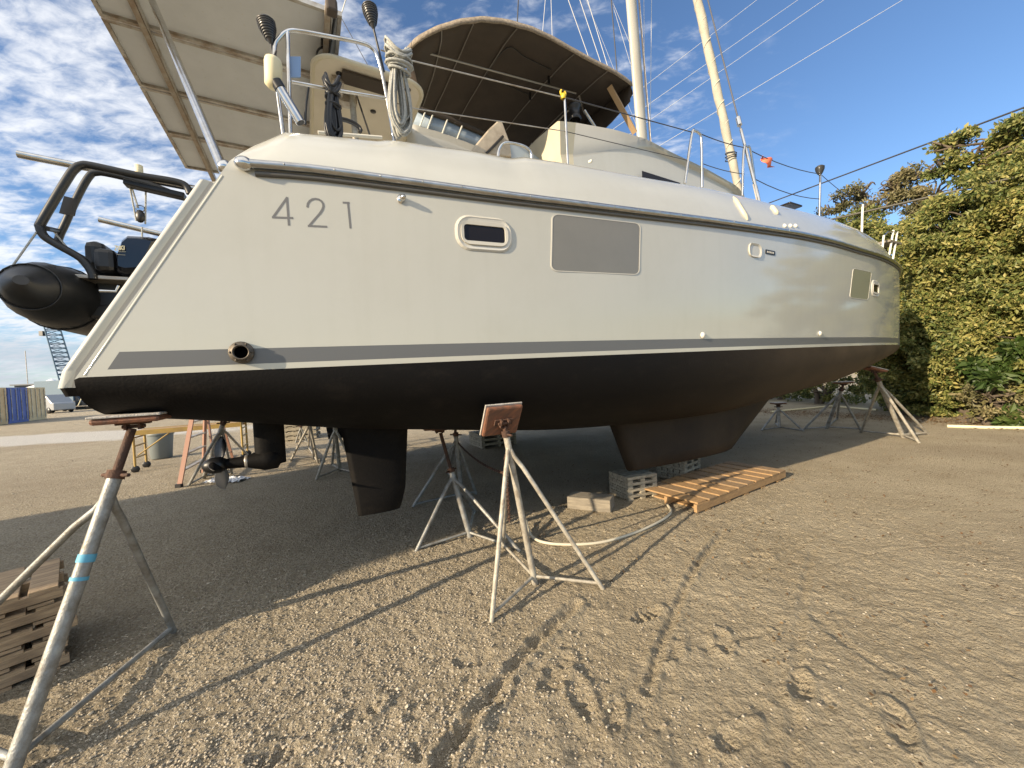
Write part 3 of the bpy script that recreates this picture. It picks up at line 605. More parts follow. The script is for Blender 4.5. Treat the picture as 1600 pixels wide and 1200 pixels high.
# superstructure -----------------------------------------------------------
def cabin():
    # near wall line y=.9, roof rises to the centreline, far side mirrored about y=2.65
    top=[wp(*p,.9) for p in [(899,189),(960,200),(1010,215),(1045,234),(1100,260),(1150,288),(1172,305)]]
    T=[(top[0][0],top[0][2])]+[(p[0],p[2]) for p in top[1:]]+[(9.6,4.4),(10.0,3.7)]
    mb=MB();rows=[]
    for x in np.linspace(T[0][0],10.0,40):
        zt=float(np.interp(x,[a for a,_ in T],[b for _,b in T]));s=np.clip((x-8.3)/1.7,0,1)**2*1.2
        row=[]
        kn=float(np.interp(x,[4.3,5.1,6.3],[.43,.27,.0]))
        for (y,z) in [(.86,3.45),(.9,3.62),(.985,zt-kn-.10),(.985,zt-kn-.06),(.89,zt-.03),(.95,zt),(1.5,zt+.06),(2.65,zt+.1)]: row.append((x,y+s*(1-(y-.9)/1.75),z))
        rows.append(row+[(p[0],5.3-p[1],p[2]) for p in row[::-1][1:]])
    mb.grid(rows,smooth=True,flip=True,mf=lambda i,j:1 if j in(0,1) or j>=12 else 0)
    n=len(rows[0]);
    mb.add(rows[-1],[tuple(range(n))[::-1]],0)
    # raked aft face
    a=[Vector(p) for p in rows[0]];b=[Vector((p[0]-(.28*np.clip((p[2]-3.62)/1.45,0,1)*(1 if p[2]>3.6 else 0)),p[1],p[2]-.05)) for p in rows[0]]
    mb.grid([b,a],m=2,smooth=False,flip=True);mb.add(b,[tuple(range(n))],2)
    return mb
cabin().build('cabin',[CREAMW:=mat('cabin gelcoat',(.45,.44,.395),.32,extra=dirt),DECK,CREAM],cat)
a,b,c=[wp(*p,.885) for p in [(1003,267),(1063,286),(1003,277)]]
MB().prism([a,b,(b[0]-.05,b[1],b[2]-.06),(c[0],c[1],c[2]-.1)],(0,-.004,0)).build('cabin_window',GLASS,cat)
q=wp(921,253,.88);MB().lathe([(.0,.05),(.022,.045),(.022,.0)],10,0,q,(0,-1,-.2)).build('cabin_vent',WHITEP,cat)
# winch and handle at the helm
q=wp(898,178,1.15);MB().lathe([(.085,-.1),(.1,-.07),(.075,-.03),(.075,.06),(.1,.09),(.1,.12),(.04,.15),(0,.15)],20,0,q).build('winch',BLACK,cat)
q=wp(913,172,1.15);MB().tube([q,(q[0]+.25,q[1],q[2]-.25)],.02).build('winch_handle',STEEL,cat)
# hard top over the cockpit, seen from below
HT=5.0
def hardtop():
    P=rrect(1.26,2.46,.84,4.46,.22,6);mb=MB();n=len(P)
    Z=[(0,HT+.012),(.0,HT+.03),(.02,HT+.055),(.08,HT+.07)];cx,cy=1.86,2.65
    def sc(k): return [(cx+(x-cx)*(1-k/.6),cy+(y-cy)*(1-k/1.8)) for x,y in P]
    rows=[[(x,y,HT) for x,y in sc(.02)+[sc(.02)[0]]]]+[[(x,y,z) for x,y in sc(k)+[sc(k)[0]]] for k,z in Z]
    mb.grid(rows,smooth=True,flip=True,m=0);mb.add([(x,y,HT+.07) for x,y in sc(.08)],[tuple(range(n))])
    inner=sc(.045);mb.grid([[(x,y,HT) for x,y in sc(.02)+[sc(.02)[0]]],[(x,y,HT+.02) for x,y in inner+[inner[0]]]]);mb.add([(x,y,HT+.02) for x,y in inner],[tuple(range(n))[::-1]],1)
    return mb
ht=hardtop().build('hard_top',[CREAM,mat('headliner',(.62,.57,.47),.6,col2=(.56,.51,.42),nscale=2)],cat)
for px,py in [(583,174),(637,140),(622,200),(530,115)]:
    q=hz(px,py,HT+.018);MB().lathe([(.035,0),(.035,-.006),(.0,-.008)],16,0,q).build('ceiling_light',BLACK,ht)
a,b=hz(547,112,HT),hz(608,124,HT);MB().box(((a[0]+b[0])/2,(a[1]+b[1])/2+.12,HT-.008),(.55,.18,.03)).build('storage_pocket',BIM,ht)
q=hz(528,120,HT);MB().box((q[0],q[1]+.22,HT-.02),(.12,.42,.05)).build('hatch_slide',ALU,ht)
q=hz(550,150,HT);MB().tube([(q[0]+.04,q[1],3.3),(q[0],q[1],HT+.02)],.035,12).build('roof_post',GALVY,cat)
q=hz(540,150,HT);MB().box((q[0]+.02,q[1]+.05,HT-.03),(.2,.12,.08)).build('post_bracket',ALU,cat)
P=[hz(557,148,HT-.02),wp(578,212,.5)];MB().tube(P,.01,6).build('reef_line',BLACK,cat)
# coaming with clear vinyl screen forward of the hard top
YC=1.7
t=[wp(*p,YC) for p in [(635,193),(655,198),(700,212),(745,230),(800,250)]]
mb=MB();rows=[[(p[0],YC,p[2]) for p in t],[(p[0],YC+.02,p[2]-.12) for p in t],[(p[0],YC-.03,3.3) for p in t],];mb.grid(rows,flip=True);mb.grid([[(p[0],YC,p[2]) for p in t],[(p[0],YC+1.9,p[2]) for p in t]]);mb.build('coaming',CREAMW,cat,solid=.03)
s=[wp(*p,YC+.03) for p in [(650,173),(700,189),(745,208),(800,232)]];u_=[wp(*p,YC+.03) for p in [(645,196),(700,211),(745,229),(800,250)]]
sc_=MB().grid([s,u_]).build('windscreen',VINYL,cat,solid=.008)
mb=MB()
for i,(px,pt,pb) in enumerate([(660,176,198),(672,180,202),(695,187,209),(718,197,218)]):
    a=wp(px+4,pt,YC);b=wp(px-4,pb,YC);mb.tube([a,b],.012,6)
mb.build('screen_strips',WHITEP,sc_)
MB().tube([(p[0],p[1]-.02,p[2]+.02) for p in s],.035,8).build('screen_roll',BIM,cat)
# helm seat back, grab rail
P=[wp(*p,1.3) for p in [(733,238),(765,200),(778,188),(785,189),(797,222),(800,245)]];
MB().prism(P,(.0,.09,.0)).build('seat_back',BEIGE,cat,bevel=.02)
P=[wp(*p,1.28) for p in [(786,213),(760,240)]];MB().tube(P,.018).build('seat_bracket',BLACK,cat)
P=smoothpath([wp(*p,.9) for p in [(778,245),(780,232),(790,223),(815,227),(828,236),(831,252)]],5);MB().tube(P,.02).build('grab_rail',STEEL,cat)
P=[wp(*p,1.5) for p in [(790,222),(820,230),(845,250),(800,248)]];MB().prism(P,(0,.02,0)).build('side_screen',VINYL,cat)
MB().box((4.1,1.6,3.9),(.7,.9,1.0)).build('helm_console',CREAM,cat,bevel=.06)
# bimini ---------------------------------------------------------------
NE=[wp(px,py,y) for px,py,y in [(633,82,1.25),(655,60,1.05),(690,43,.92),(730,33,.85),(770,32,.82),(820,43,.8),(860,60,.8),(910,88,.8),(960,114,.82),(985,132,.9)]]
def bimini():
    P=smoothpath(NE,4);mb=MB();rows=[];n=len(P)
    for k,p in enumerate(P):
        t=k/(n-1);row=[];far=5.3-p[1]
        for j in range(19):
            v=j/18;y=p[1]+(far-p[1])*v;bul=.40*(1-(2*v-1)**2)**.8*math.sin(math.pi*(.1+.8*t));zb_=6.12 if t>.3 else 5.75+.37*math.sin(t/.3*math.pi/2)
            edge=(1-min(v,1-v)*9) if min(v,1-v)<.11 else 0
            z=p[2]*(1) + bul*.5 + (0 if edge else 0)
            z+=.006*math.sin(y*9+k)*math.sin(k*.9)
            row.append((p[0]+ (.42*max(math.sin(math.pi*v),0)**.7*(1-t)**3),y,z))
        rows.append(row)
    mb.grid(rows);return mb,rows
mb,BR=bimini();bim=mb.build('bimini_canopy',BIM,cat,solid=.012)
def trim(row,w): return row
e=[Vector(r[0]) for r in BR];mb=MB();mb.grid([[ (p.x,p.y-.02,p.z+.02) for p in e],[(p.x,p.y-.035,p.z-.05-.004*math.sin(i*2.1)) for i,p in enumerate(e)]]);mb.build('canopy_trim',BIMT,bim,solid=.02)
# forward flap, hanging at the front of the canopy
fr=BR[-1];mb=MB();rows=[fr[:9],[(p[0]+.03,p[1]+.05,p[2]-.22) for p in fr[:9]],[(p[0]-.12,p[1]+.30,p[2]-.42-.10*math.sin(min(j/4,1)*1.5)) for j,p in enumerate(fr[:9])]];mb.grid(rows);mb.build('canopy_front_flap',BIM,bim,solid=.012)
af=BR[0];mb=MB();rows=[af[:4],[(p[0]+.02,p[1]-.02,p[2]-.3+.05*j) for j,p in enumerate(af[:4])]];mb.grid(rows);mb.build('canopy_corner',mat('sunlit canvas corner',(.3,.21,.15),.9),bim,solid=.012)  # corner canvas lightened, sunlight painted into its colour
for k in (8,13,19,27,31):
    if k<len(BR):
        MB().tube([(p[0],p[1],p[2]-.03) for p in BR[k]],.008,6).build('canopy_bow',mat('dull bow tube',(.2,.18,.16),.5,metal=.4),bim)
a=[wp(645,80,1.35),wp(800,112,1.35),wp(900,146,1.35),wp(1040,190,1.35)];MB().tube(smoothpath([wp(640,82,1.3),wp(655,80,1.35),wp(760,108,1.35),wp(900,146,1.35)],4),.012,8).build('canopy_side_pole',mat('dark grey pole',(.3,.29,.27),.4,metal=.6),bim)  # side pole in an even dark grey metal
# hemmed panel sewn under the canopy
def under(px,py):
    for z in (6.0,):
        q=hz(px,py,z)
    i=min(range(len(BR)),key=lambda k:abs(BR[k][9][0]-q[0]));j=min(range(19),key=lambda k:abs(BR[i][k][1]-q[1]));return (q[0],q[1],BR[i][j][2]-.03)
P=smoothpath([under(*p) for p in [(760,145),(793,97),(822,112),(862,127)]],5);MB().tube(P,.008,5).build('sewn_hem',BLACK,bim)
P=smoothpath([under(*p) for p in [(760,145),(790,160),(815,168),(832,170)]],5);MB().tube(P,.006,5).build('sewn_hem',BLACK,bim)
for px,py in [(829,167),(858,136)]:
    q=under(px,py);MB().box((q[0],q[1],q[2]-.06),(.03,.02,.12)).build('strap_end',BLACK,bim)
a,b=wp(952,135,1.0),wp(992,208,1.0);MB().beam(a,b,.09,.02).build('canopy_strap',TAN,bim)
for a,b in [((760,54),(697,171)),((912,140),(850,222))]: pass
for px0,py0,px1,py1 in [(940,118,835,228),(905,150,920,200)]:
    MB().tube([wp(px0,py0,1.4),wp(px1,py1,2.2)],.014,6).build('canopy_leg',ALU,bim)
P=smoothpath([wp(*p,1.9) for p in [(830,225),(850,235),(862,252)]],5);MB().tube(P,.02).build('canopy_leg',ALU,bim)
P=[wp(*p,1.0) for p in [(898,142),(925,150),(940,165),(922,195),(905,178)]]
fl=[wp(px,py,y) for px,py,y in [(968,121,.9),(985,131,1.0),(989,146,1.1),(980,163,1.35),(952,188,1.8),(930,203,2.1),(912,196,2.2),(935,160,1.7),(948,138,1.2)]]
MB().add(fl,[tuple(range(9))]).build('front_curtain',BIM,bim,solid=.012)
cv=[wp(px,py,y) for px,py,y in [(978,164,1.34),(950,189,1.8),(915,212,2.3),(905,200,2.3),(940,165,1.6)]];MB().add(cv,[tuple(range(5))]).build('clear_curtain',VINYL,bim,solid=.006)
# mast, shrouds, stays -----------------------------------------------------
YM=2.65
m0=wp(1003,213,YM);m1=wp(986,0,YM);d=(Vector(m1)-Vector(m0)).normalized();lo=Vector(m0)-d*2.2;hi=Vector(m0)+d*14
def mast():
    mb=MB();x=Vector((0,1,0));y=d.cross(x);R=[]
    for c in (lo,Vector(m0),hi): R.append([c+y*.135*math.cos(a)+x*.085*math.sin(a) for a in np.linspace(0,2*math.pi,25)])
    mb.grid(R);return mb
ms=mast().build('mast',MASTW,cat)
MB().beam(lo+Vector((-.14,0,1.8)),hi+Vector((-.14,0,0)),.02,.05).build('mast_track',ALU,ms)
MB().tube([lo+Vector((.09,-.09,1)),hi+Vector((.09,-.09,0))],.012,6).build('halyard',WIRE,ms)
MB().tube([lo+Vector((.17,-.05,1)),hi+Vector((.17,-.05,0))],.008,6).build('halyard',ALU,ms)
top=hi
sa=wp(1150,278,YM);sb=wp(1090,0,YM);ds=(Vector(sb)-Vector(sa)).normalized();s0=Vector(sa)-ds*2.4;s1=Vector(sb)+ds*7
P=[];R_=[]
for k in range(60):
    t=k/59;L=(s1-s0).length;c=s0+(s1-s0)*t;P.append(c+Vector((.006*math.sin(k*1.9),.006*math.cos(k*1.3),0)));R_.append(.075+.022*min(t*4,1)+.006*math.sin(k*1.7))
fs=MB().tube(P,R_,12);fs=fs.build('furled_headsail',SAILC,cat)
sp_=[]
for k in range(420):
    t=k/419;c=s0+(s1-s0)*t;a=k*.42;rr_=.078+.022*min(t*4,1);sp_.append(c+Vector((math.cos(a)*rr_,math.sin(a)*rr_,0)))
MB().tube(sp_,.010,5).build('sail_wrap_edge',mat('sail hem',(.56,.52,.41),.8),fs)
for k in (0,1,2): c=Vector(wp(1142,240+k*4,YM));MB().tube([c+Vector((.13*math.cos(a),.13*math.sin(a),.03*math.sin(a+k))) for a in np.linspace(0,6.28,12)],.012,5,closed=True).build('sheet_wrap',WIRE,fs)
c=wp(1187,318,-.5);cw=wp(1106,0,.35);dd=(Vector(cw)-Vector(c));sh=Vector(c);
MB().tube([sh,sh+dd*2.2],.011,8).build('shroud',mat('steel wire',(.12,.12,.13),.4,metal=.6),cat)
w1=[sh+dd*((318-p)/318*.99) for p in (318,290,205,195)];MB().tube([sh,sh+dd*.33],.02,8).build('turnbuckle',STEEL,cat)
MB().tube([sh+dd*.35,sh+dd*.385],[.035,.035],8).build('turnbuckle_nut',STEEL,cat)
MB().beam(Vector(c)+Vector((.03,-.0,-.12)),Vector(c)+dd*.08,.09,.014,up=(0,1,0)).build('chain_plate',ALU,cat)
def wirepx(name,p,q,y,r,m,ext=0,y2=None):
    a=Vector(wp(*p,y));b=Vector(wp(*q,y if y2 is None else y2));MB().tube([a-(b-a)*.0,b+(b-a)*ext],r,5,0).build(name,m,cat)
for p,q,m,r in [((925,104),(888,0),WIREL,.007),((942,108),(906,0),WIREL,.007),((953,115),(918,0),WIREL,.007),((965,124),(955,0),WIRE,.012),((847,60),(852,0),WIREL,.005),((863,64),(861,0),WIREL,.005),((808,42),(810,0),WIRE,.012),((1016,215),(1018,0),WIREL,.006),((1008,215),(1006,0),WIREL,.006),((985,100),(955,0),WIREL,.004),((985,70),(958,5),WIREL,.004),((1000,210),(940,60),WIREL,.003)]:
    wirepx('rigging_wire',p,q,YM,r,m,.6)
wirepx('radio_aerial',(534,20),(540,0),1.0,.006,WHITEP,3)
wirepx('radio_aerial',(530,22),(578,108),1.2,.004,WIRE)
# stanchions and lifelines ---------------------------------------------------
YR=-.3
def st(px,py): return wp(px,py,YR)
def post(p,q,r=.014,name='stanchion',m=STEEL):
    a=Vector(st(*p));b=Vector(st(*q));b.z-=.06;MB().tube([a,b],r,8).build(name,m,cat);return a,b
P=smoothpath([st(*p) for p in [(443,212),(431,120),(429,75),(436,60),(450,49),(470,49),(520,58),(560,66),(580,74),(590,90),(600,130),(617,226)]],5)
MB().tube(P,.014,8).build('pushpit_rail',STEEL,cat)
MB().tube([st(454,212),st(449,49)],.014,8).build('pushpit_post',STEEL,cat)
MB().tube([st(456,128),st(520,140),st(606,154)],.012,8).build('pushpit_mid_rail',STEEL,cat)
a,b=post((882,150),(887,257),.012)
for k,P in enumerate([[(1070,287),(1081,210),(1086,205),(1092,208),(1096,220),(1097,293)],[(1160,306),(1162,235),(1167,230),(1173,236),(1182,300),(1186,312)]]):
    MB().tube(smoothpath([st(*p) for p in P],4),.016,8).build('gate_stanchion',STEEL,cat)
s5=post((1282,265),(1280,343),.018);s6=post((1348,320),(1346,368),.018,m=WHITEP)
for P,r in [([(612,72),(640,84),(880,152),(1082,206),(1165,232),(1283,270),(1348,322)],.006),([(606,178),(640,186),(880,252),(1078,252)],.005)]: pass
def life(pts,r,sag=0.0,m=WIRE,name='lifeline'):
    Q=[]
    for i in range(len(pts)-1):
        a=Vector(st(*pts[i]));b=Vector(st(*pts[i+1]))
        for k in range(6): t=k/6;q=a+(b-a)*t;q.z-=sag*4*t*(1-t);Q.append(q)
    Q.append(Vector(st(*pts[-1])));MB().tube(Q,r,5).build(name,m,cat)
life([(595,78),(640,94),(880,152)],.006,.0,ALU);life([(882,152),(1083,207)],.006,.0);life([(1092,208),(1165,231)],.006,.02);life([(1172,235),(1282,272)],.006,.05)
life([(608,158),(650,170),(882,205)],.005,0,ALU);life([(882,205),(1076,251)],.004,0);life([(1096,255),(1163,272)],.005,.02);life([(1180,280),(1281,311)],.006,.06)
life([(1282,272),(1348,322)],.005,.03)
# bow pulpit
for p,q in [((1389,392),(1396,360)),((1395,398),(1402,362)),((1378,385),(1381,368))]:
    a=Vector(wp(*p,0.05));b=Vector(wp(*q,.05));MB().tube([a-Vector((0,0,.1)),b],.02,8).build('pulpit_post',WHITEP,cat)
MB().tube([wp(1381,369,.05),wp(1388,362,.05),wp(1402,362,.05)],.016).build('pulpit_rail',STEEL,cat)
q=wp(1384,382,.2);MB().box(q,(.6,.35,.04)).build('pulpit_seat',mat('teak seat',(.2,.17,.13),.7),cat)
q=wp(1228,325,-.2);MB().box((q[0],q[1],q[2]-.0),(.35,.3,.03)).build('deck_hatch',GLASS,cat,bevel=.01)
# cockpit gear
a,b=wp(497,207,.0),wp(597,215,.0);MB().tube([a,b],.014,8).build('boat_hook',WHITEP,cat)
# solar array on its frame
arr=bpy.data.objects.new('solar_arch',None);
ZP=5.3
for k in range(4):
    y0=.62+k*.967;y1=y0+.947
    pn=MB().box((.525,(y0+y1)/2,ZP),(2.02,.945,.012)).build('solar_panel',PANELB,cat)
    fr=MB()
    for (cx,cy,sx,sy_) in [(.525,y0+.018,2.05,.036),(.525,y1-.018,2.05,.036),(-.482,(y0+y1)/2,.036,.87),(1.532,(y0+y1)/2,.036,.87)]: fr.box((cx,cy,ZP-.014),(sx,sy_,.045))
    fr.build('panel_frame',ALU,pn)
    g=MB()
    for i in range(1,7):
        for j in range(1,12): g.box((-.46+1.97*j/12+.0,y0+.04+(.87)*i/7,ZP-.0068),(.016,.003,.001));g.box((-.46+1.97*j/12,y0+.04+(.87)*i/7,ZP-.0071),(.003,.016,.001))
    g.build('cell_marks',mat('cell marks',(.56,.56,.52),.5),pn)
for x in (-.17,1.42):
    MB().beam((x,.5,ZP-.06),(x-.0,4.7,ZP-.06),.05,.055).build('arch_beam',RUSTYALU,cat)
    MB().beam((x+.035,.5,ZP-.05),(x+.035,4.7,ZP-.05),.008,.07).build('arch_beam_lip',ALU,cat)
q=hz(518,12,ZP-.1);MB().box(q,(.10,.10,.12)).build('panel_clamp',mat('dark clamp',(.06,.045,.035),.7),cat,bevel=.02)
q=hz(509,70,ZP-.02);MB().box(q,(.1,.12,.03)).build('junction_box',BLACK,cat,bevel=.01)
P=smoothpath([hz(523,28,ZP-.05),hz(518,60,ZP-.08),hz(513,90,ZP-.1),wp(506,105,1.2)],5);MB().tube(P,.012).build('panel_cable',BLACK,cat)
P=smoothpath([hz(506,72,ZP-.03),hz(496,80,ZP-.12),hz(495,98,ZP-.1),wp(503,112,1.2)],5);MB().tube(P,.01).build('panel_cable',BLACK,cat)
P=smoothpath([wp(482,135,.9),wp(478,165,.9),wp(477,195,.9)],5);MB().tube(P,.012).build('panel_cable',BLACK,cat)
a=Vector(wp(352,262,-.58));b=Vector(hz(237,0,ZP-.1));MB().tube([a-Vector((0,0,.05)),b],.028,12).build('arch_strut',STEEL,cat)
MB().ball(a,.045).build('strut_foot',STEEL,cat)
# davit arms reaching aft
for (p,q,y) in [((28,241),(330,300),1.6),((155,343),(260,368),2.6)]:
    a=Vector(wp(*p,y));b=Vector(wp(*q,y));MB().tube([a,b],.032,12).build('davit_arm',STEEL,cat)

# ------------------------------------------------------------------ things on the boat
def deck_lamp(label,head,base,foot,y,group='mesh covered lamps on the boat rail',k=1.):
    a=Vector(toW(wp(*head,y)));b=Vector(toW(wp(*base,y)));c=Vector(toW(wp(*foot,y)));t=thing('deck_lamp',label,'lamp',c,0,group)
    ax=(a-b);L=ax.length;ax.normalize()
    MB().lathe([(.008*k,0),(.03*k,L*.25),(.052*k,L*.6),(.055*k,L*.85),(.04*k,L*.97),(0,L)],14,0,b-c,ax).build('lamp_head',mat('lamp shell',(.03,.03,.032),.25),t)
    g=MB()
    for i in range(9): h=L*(.22+.08*i);r=np.interp(h/L,[0,.25,.6,.85,.97,1],[.01,.032,.054,.057,.042,0])*k;g.lathe([(r,h-.004),(r+.004,h),(r,h+.004)],14,0,b-c,ax)
    g.build('lamp_mesh',mat('lamp mesh',(.045,.045,.045),.4),t);MB().tube([(0,0,0),b-c],.009,8).build('lamp_pole',BLACK,t);return t
deck_lamp('black mesh lamp on the rail post left of the pale hanging float','_' and (414,28),(424,70),(430,112),YR)
deck_lamp('black mesh lamp high beside the coil of pale rope',(576,6),(584,46),(600,112),YR)
deck_lamp('small black lamp on a tall white post near the bow',(1281,259),(1281,275),(1281,285),YR,k=1.1)
# horseshoe float
c=Vector(toW(wp(427,112,-.4)));t=thing('float','cream cylindrical float hung on the stern rail','float',c)
MB().lathe([(0,-.115),(.035,-.11),(.052,-.09),(.055,.06),(.05,.08),(.0,.085)],18,0,(0,0,0),(.06,0,1)).build('float_body',WHITEP:=mat('cream float',(.66,.6,.4),.55),t);MB().tube([(0,0,.08),(.03,0,.14)],.006).build('cord',WIRE,t)
P=[Vector(toW(wp(*p,-.42))) for p in [(434,132),(470,192)]];t=thing('rod_holder','chrome rod holder tube tilted on the stern rail','rod holder',P[0]);MB().tube([(0,0,0),P[1]-P[0]],.032,14).build('tube',STEEL,t);d_=(P[1]-P[0]).normalized();MB().tube([-d_*.02,d_*.03],.037,14).build('rubber_collar',BLACK,t);MB().tube([P[1]-P[0]-d_*.01,P[1]-P[0]+d_*.002],.027,14).build('tube_mouth',BLACK,t)
P=[toW(wp(*p,-.27)) for p in [(450,90),(469,90),(469,122),(450,122)]];o=MB().prism(P,(.01,-.01,0)).build('clear_card',mat('blue acrylic',(.16,.28,.5),.2));tag(o,'small blue plastic card between the stern rail posts','card')
def coil(name,label,px,top,bot,y,mat_,turns,r,w,knot=True,seed=0):
    rr=random.Random(seed);c=Vector(toW(wp(px,top,y)));e_=Vector(toW(wp(px,bot,y)));L=(c-e_).length;t=thing(name,label,'rope',c);mb=MB();u=Vector(U);n=Vector(V)
    for k in range(turns):
        ww=w*(.4+.7*rr.random());LL=L*(.78+.24*rr.random());oy=(rr.random()-.5)*.09;ox=(rr.random()-.5)*w*.5
        P=[u*(ox+ww*a*(.45+.55*math.sin(min(b,1)*2)))+n*(oy+.02*a)+Vector((0,0,-LL*b)) for a,b in [(-.3,0),(-.5,.3),(-.6,.6),(-.55,.85),(0,1),(.55,.85),(.6,.6),(.5,.3),(.3,0)]]
        mb.tube(smoothpath(P,4),r,6)
    mb.build('hanging_loops',mat_,t)
    k_=MB()
    KR=w*(1.0 if knot else .5)
    for k in range(14):
        a0=rr.random()*6;tilt=rr.random()*1.6-.8;R_=KR*(.45+.4*rr.random());z0=-.0-.12*rr.random() if k<6 else .06*rr.random()
        P=[u*(R_*math.cos(a))+n*(-.03+R_*.6*math.sin(a))+Vector((0,0,z0+.03*math.sin(a+a0)*tilt+(.05*math.cos(2*a) if k>5 else 0))) for a in np.linspace(0,6.28,14)[:-1]];k_.tube(P,r*1.05,6,closed=True)
    k_.build('wrapped_knot',mat_,t);return t
coil('rope_coil','coil of pale grey rope hung on the rail by the brown canopy',622,92,212,-.38,ROPEW,15,.0095,.125,seed=1)
coil('rope_coil','thick bundle of black cable hung under the stern rail',519,146,222,-.31,BLACK,20,.011,.07,seed=5)
# black cable coil on deck
c=Vector(toW(wp(540,208,.1)));mb=MB()
for k in range(3): mb.tube([Vector(U)*(.13*math.cos(a))+Vector((0,0,.06+.06*math.sin(a)+.012*k))+Vector(V)*.03*k for a in np.linspace(-.3,3.5,12)],.013,6)
o=mb.build('hose_loop',BLACK);o.location=c;tag(o,'black hose loop resting on the white pole by the cockpit','hose')
# yellow clip
c=Vector(toW(wp(880,150,YR)));mb=MB().tube([Vector(U)*(.03*math.cos(a))+Vector((0,0,.03+.03*math.sin(a))) for a in np.linspace(-4,.9,12)],.011,6);mb.lathe([(.02,-.03),(.026,-.02),(.026,.015),(.018,.02)],12);o=mb.build('line_clip',YEL);o.location=c;tag(o,'yellow plastic clip on top of the lifeline stanchion','clip')
# orange ribbon
P=[toW(wp(*p,YR)) for p in [(1192,243),(1206,249),(1208,262),(1193,256)]];m_=MB();R=[];P=[Vector(p) for p in P]
for i in range(4): t=i/3;a=P[0]+(P[1]-P[0])*t;b=P[3]+(P[2]-P[3])*t;R.append([a+(b-a)*s+Vector(V)*.04*math.sin(i*2+s*4) for s in (0,.33,.66,1)])
o=m_.grid(R).build('ribbon',ORFL,solid=.004);tag(o,'orange ribbon tied to the forward lifeline','ribbon')

# ------------------------------------------------------------------ dinghy on the davits
dg=thing('inflatable_dinghy','black inflatable dinghy with an arch hanging behind the transom','dinghy',O,AZ)
def dtube(x,z,y0,name):
    R=.27;mb=MB();P=[(x+.02,y0-.02,z+.02),(x,y0+.03,z),(x,y0+.12,z),(x,y0+.28,z),(x,y0+.55,z),(x,y0+1,z),(x,y0+3.1,z),(x+.3,y0+3.6,z+.1)]
    mb.tube(P,[.04,.10,.17,.235,.27,.27,.27,.16],22);o=mb.build(name,RUBBER,dg)
    for yy,rr_ in ((y0+.12,.176),(y0+.55,.274),(y0+1.5,.274)): MB().tube([(x+rr_*math.cos(a),yy,z+rr_*math.sin(a)) for a in np.linspace(0,6.28,25)[:-1]],.006,5,closed=True).build('tube_seam',BLACK,o)
    MB().tube([(x-.2,y0+.2,z-.03),(x-.265,y0+.5,z-.03),(x-.27,y0+3,z-.03)],.018,6).build('rubbing_strake',BLACK,o);return o
TX,TZ=-1.10,2.60
q=wp(60,455,1.0);dtube(q[0]+.02,q[2]-.0,.72,'buoyancy_tube');dtube(q[0]+1.15,q[2]-.02,.95,'buoyancy_tube')
mb=MB().box((q[0]+.55,2.8,q[2]-.12),(.85,3.2,.12));mb.box((q[0]+.6,1.25,q[2]+.03),(.7,.05,.4));mb.build('dinghy_floor',BLACK,dg,bevel=.03)
YA=1.05
for (pts,y,r) in [([(146,436),(143,425),(128,405),(92,384),(70,370),(63,356),(66,345),(105,280),(117,264),(128,258),(145,259),(215,274),(270,283),(290,290),(297,303)],YA,.030),
                ([(165,440),(150,425),(128,403),(92,382),(104,345),(125,300),(140,275),(150,270),(170,272),(230,287),(285,308)],YA+.28,.027)]:
    MB().tube(smoothpath([wp(*p,y) for p in pts],4),r,10).build('arch_tube',RUBBER,dg)
for P in [[(100,306),(116,310),(110,336),(92,333)]]:
    MB().prism([wp(*p,YA+.12) for p in P],(.02,.02,0)).build('arch_plate',BLACK,dg)
MB().tube([wp(73,357,YA),wp(92,361,YA+.28)],.02).build('arch_brace',RUBBER,dg)
MB().beam(wp(195,286,YA+.1),wp(290,308,YA+.1),.1,.05).build('arch_light_bar',BLACK,dg,bevel=.01)
q=wp(217,264,YA+.1);MB().lathe([(.03,-.04),(.03,.03),(.0,.035)],12,0,q).build('anchor_light',WHITEP,dg)
P=smoothpath([wp(*p,.95) for p in [(64,420),(72,416),(82,417),(92,426)]],4);MB().tube(P,.012).build('grab_handle',BLACK,dg)
# outboard
mo=MB();pts=[(196,364),(186,372),(180,388),(176,408),(178,424),(192,428),(225,426),(250,370),(232,366)];A=[Vector(wp(*p,1.0)) for p in pts];c=sum(A,Vector())/len(A)
R=[]
for k,yy in [(.72,0),(.93,.04),(1,.1),(1,.3),(.93,.38),(.7,.42)]: R.append([c+(p-c)*k+Vector((0,yy,0)) for p in A+[A[0]]])
mo.grid(R,flip=True);n=len(A);mo.add(R[0][:n],[tuple(range(n))[::-1]]);mo.add(R[-1][:n],[tuple(range(n))])
cow=mo.build('outboard_cowl',mat('cowl paint',(.010,.011,.015),.15,coat=.4),dg,bevel=.01)
# letters U K I and stripes on the cowl side
def cw(px,py): v=wp(px,py,.985);return Vector(v)
lt=MB()
def ls(a,b,w=.007):
    a=cw(*a);b=cw(*b);d=(b-a).normalized();n=Vector((-d.z,0,d.x))*w/2;lt.add([a+n,b+n,b-n,a-n],[(0,1,2,3)])
gx=lambda x,y:(x/3.478,180+y/3.478)
for seg in [((622,710),(636,710)),((636,710),(624,733)),((624,733),(637,733)),((641,710),(641,730)),((641,731),(650,731)),((650,710),(650,730)),((656,709),(656,733)),((667,709),(657,720)),((658,719),(668,733)),((674,709),(674,733))]: ls(gx(*seg[0]),gx(*seg[1]))
ls(gx(640,742),gx(684,742),.002);ls(gx(636,757),gx(680,760),.002);lt.build('cowl_lettering',WHITEP,cow)
MB().box(Vector(wp(170,410,1.15)),(.14,.2,.2)).build('outboard_bracket',BLACK,dg,bevel=.04)
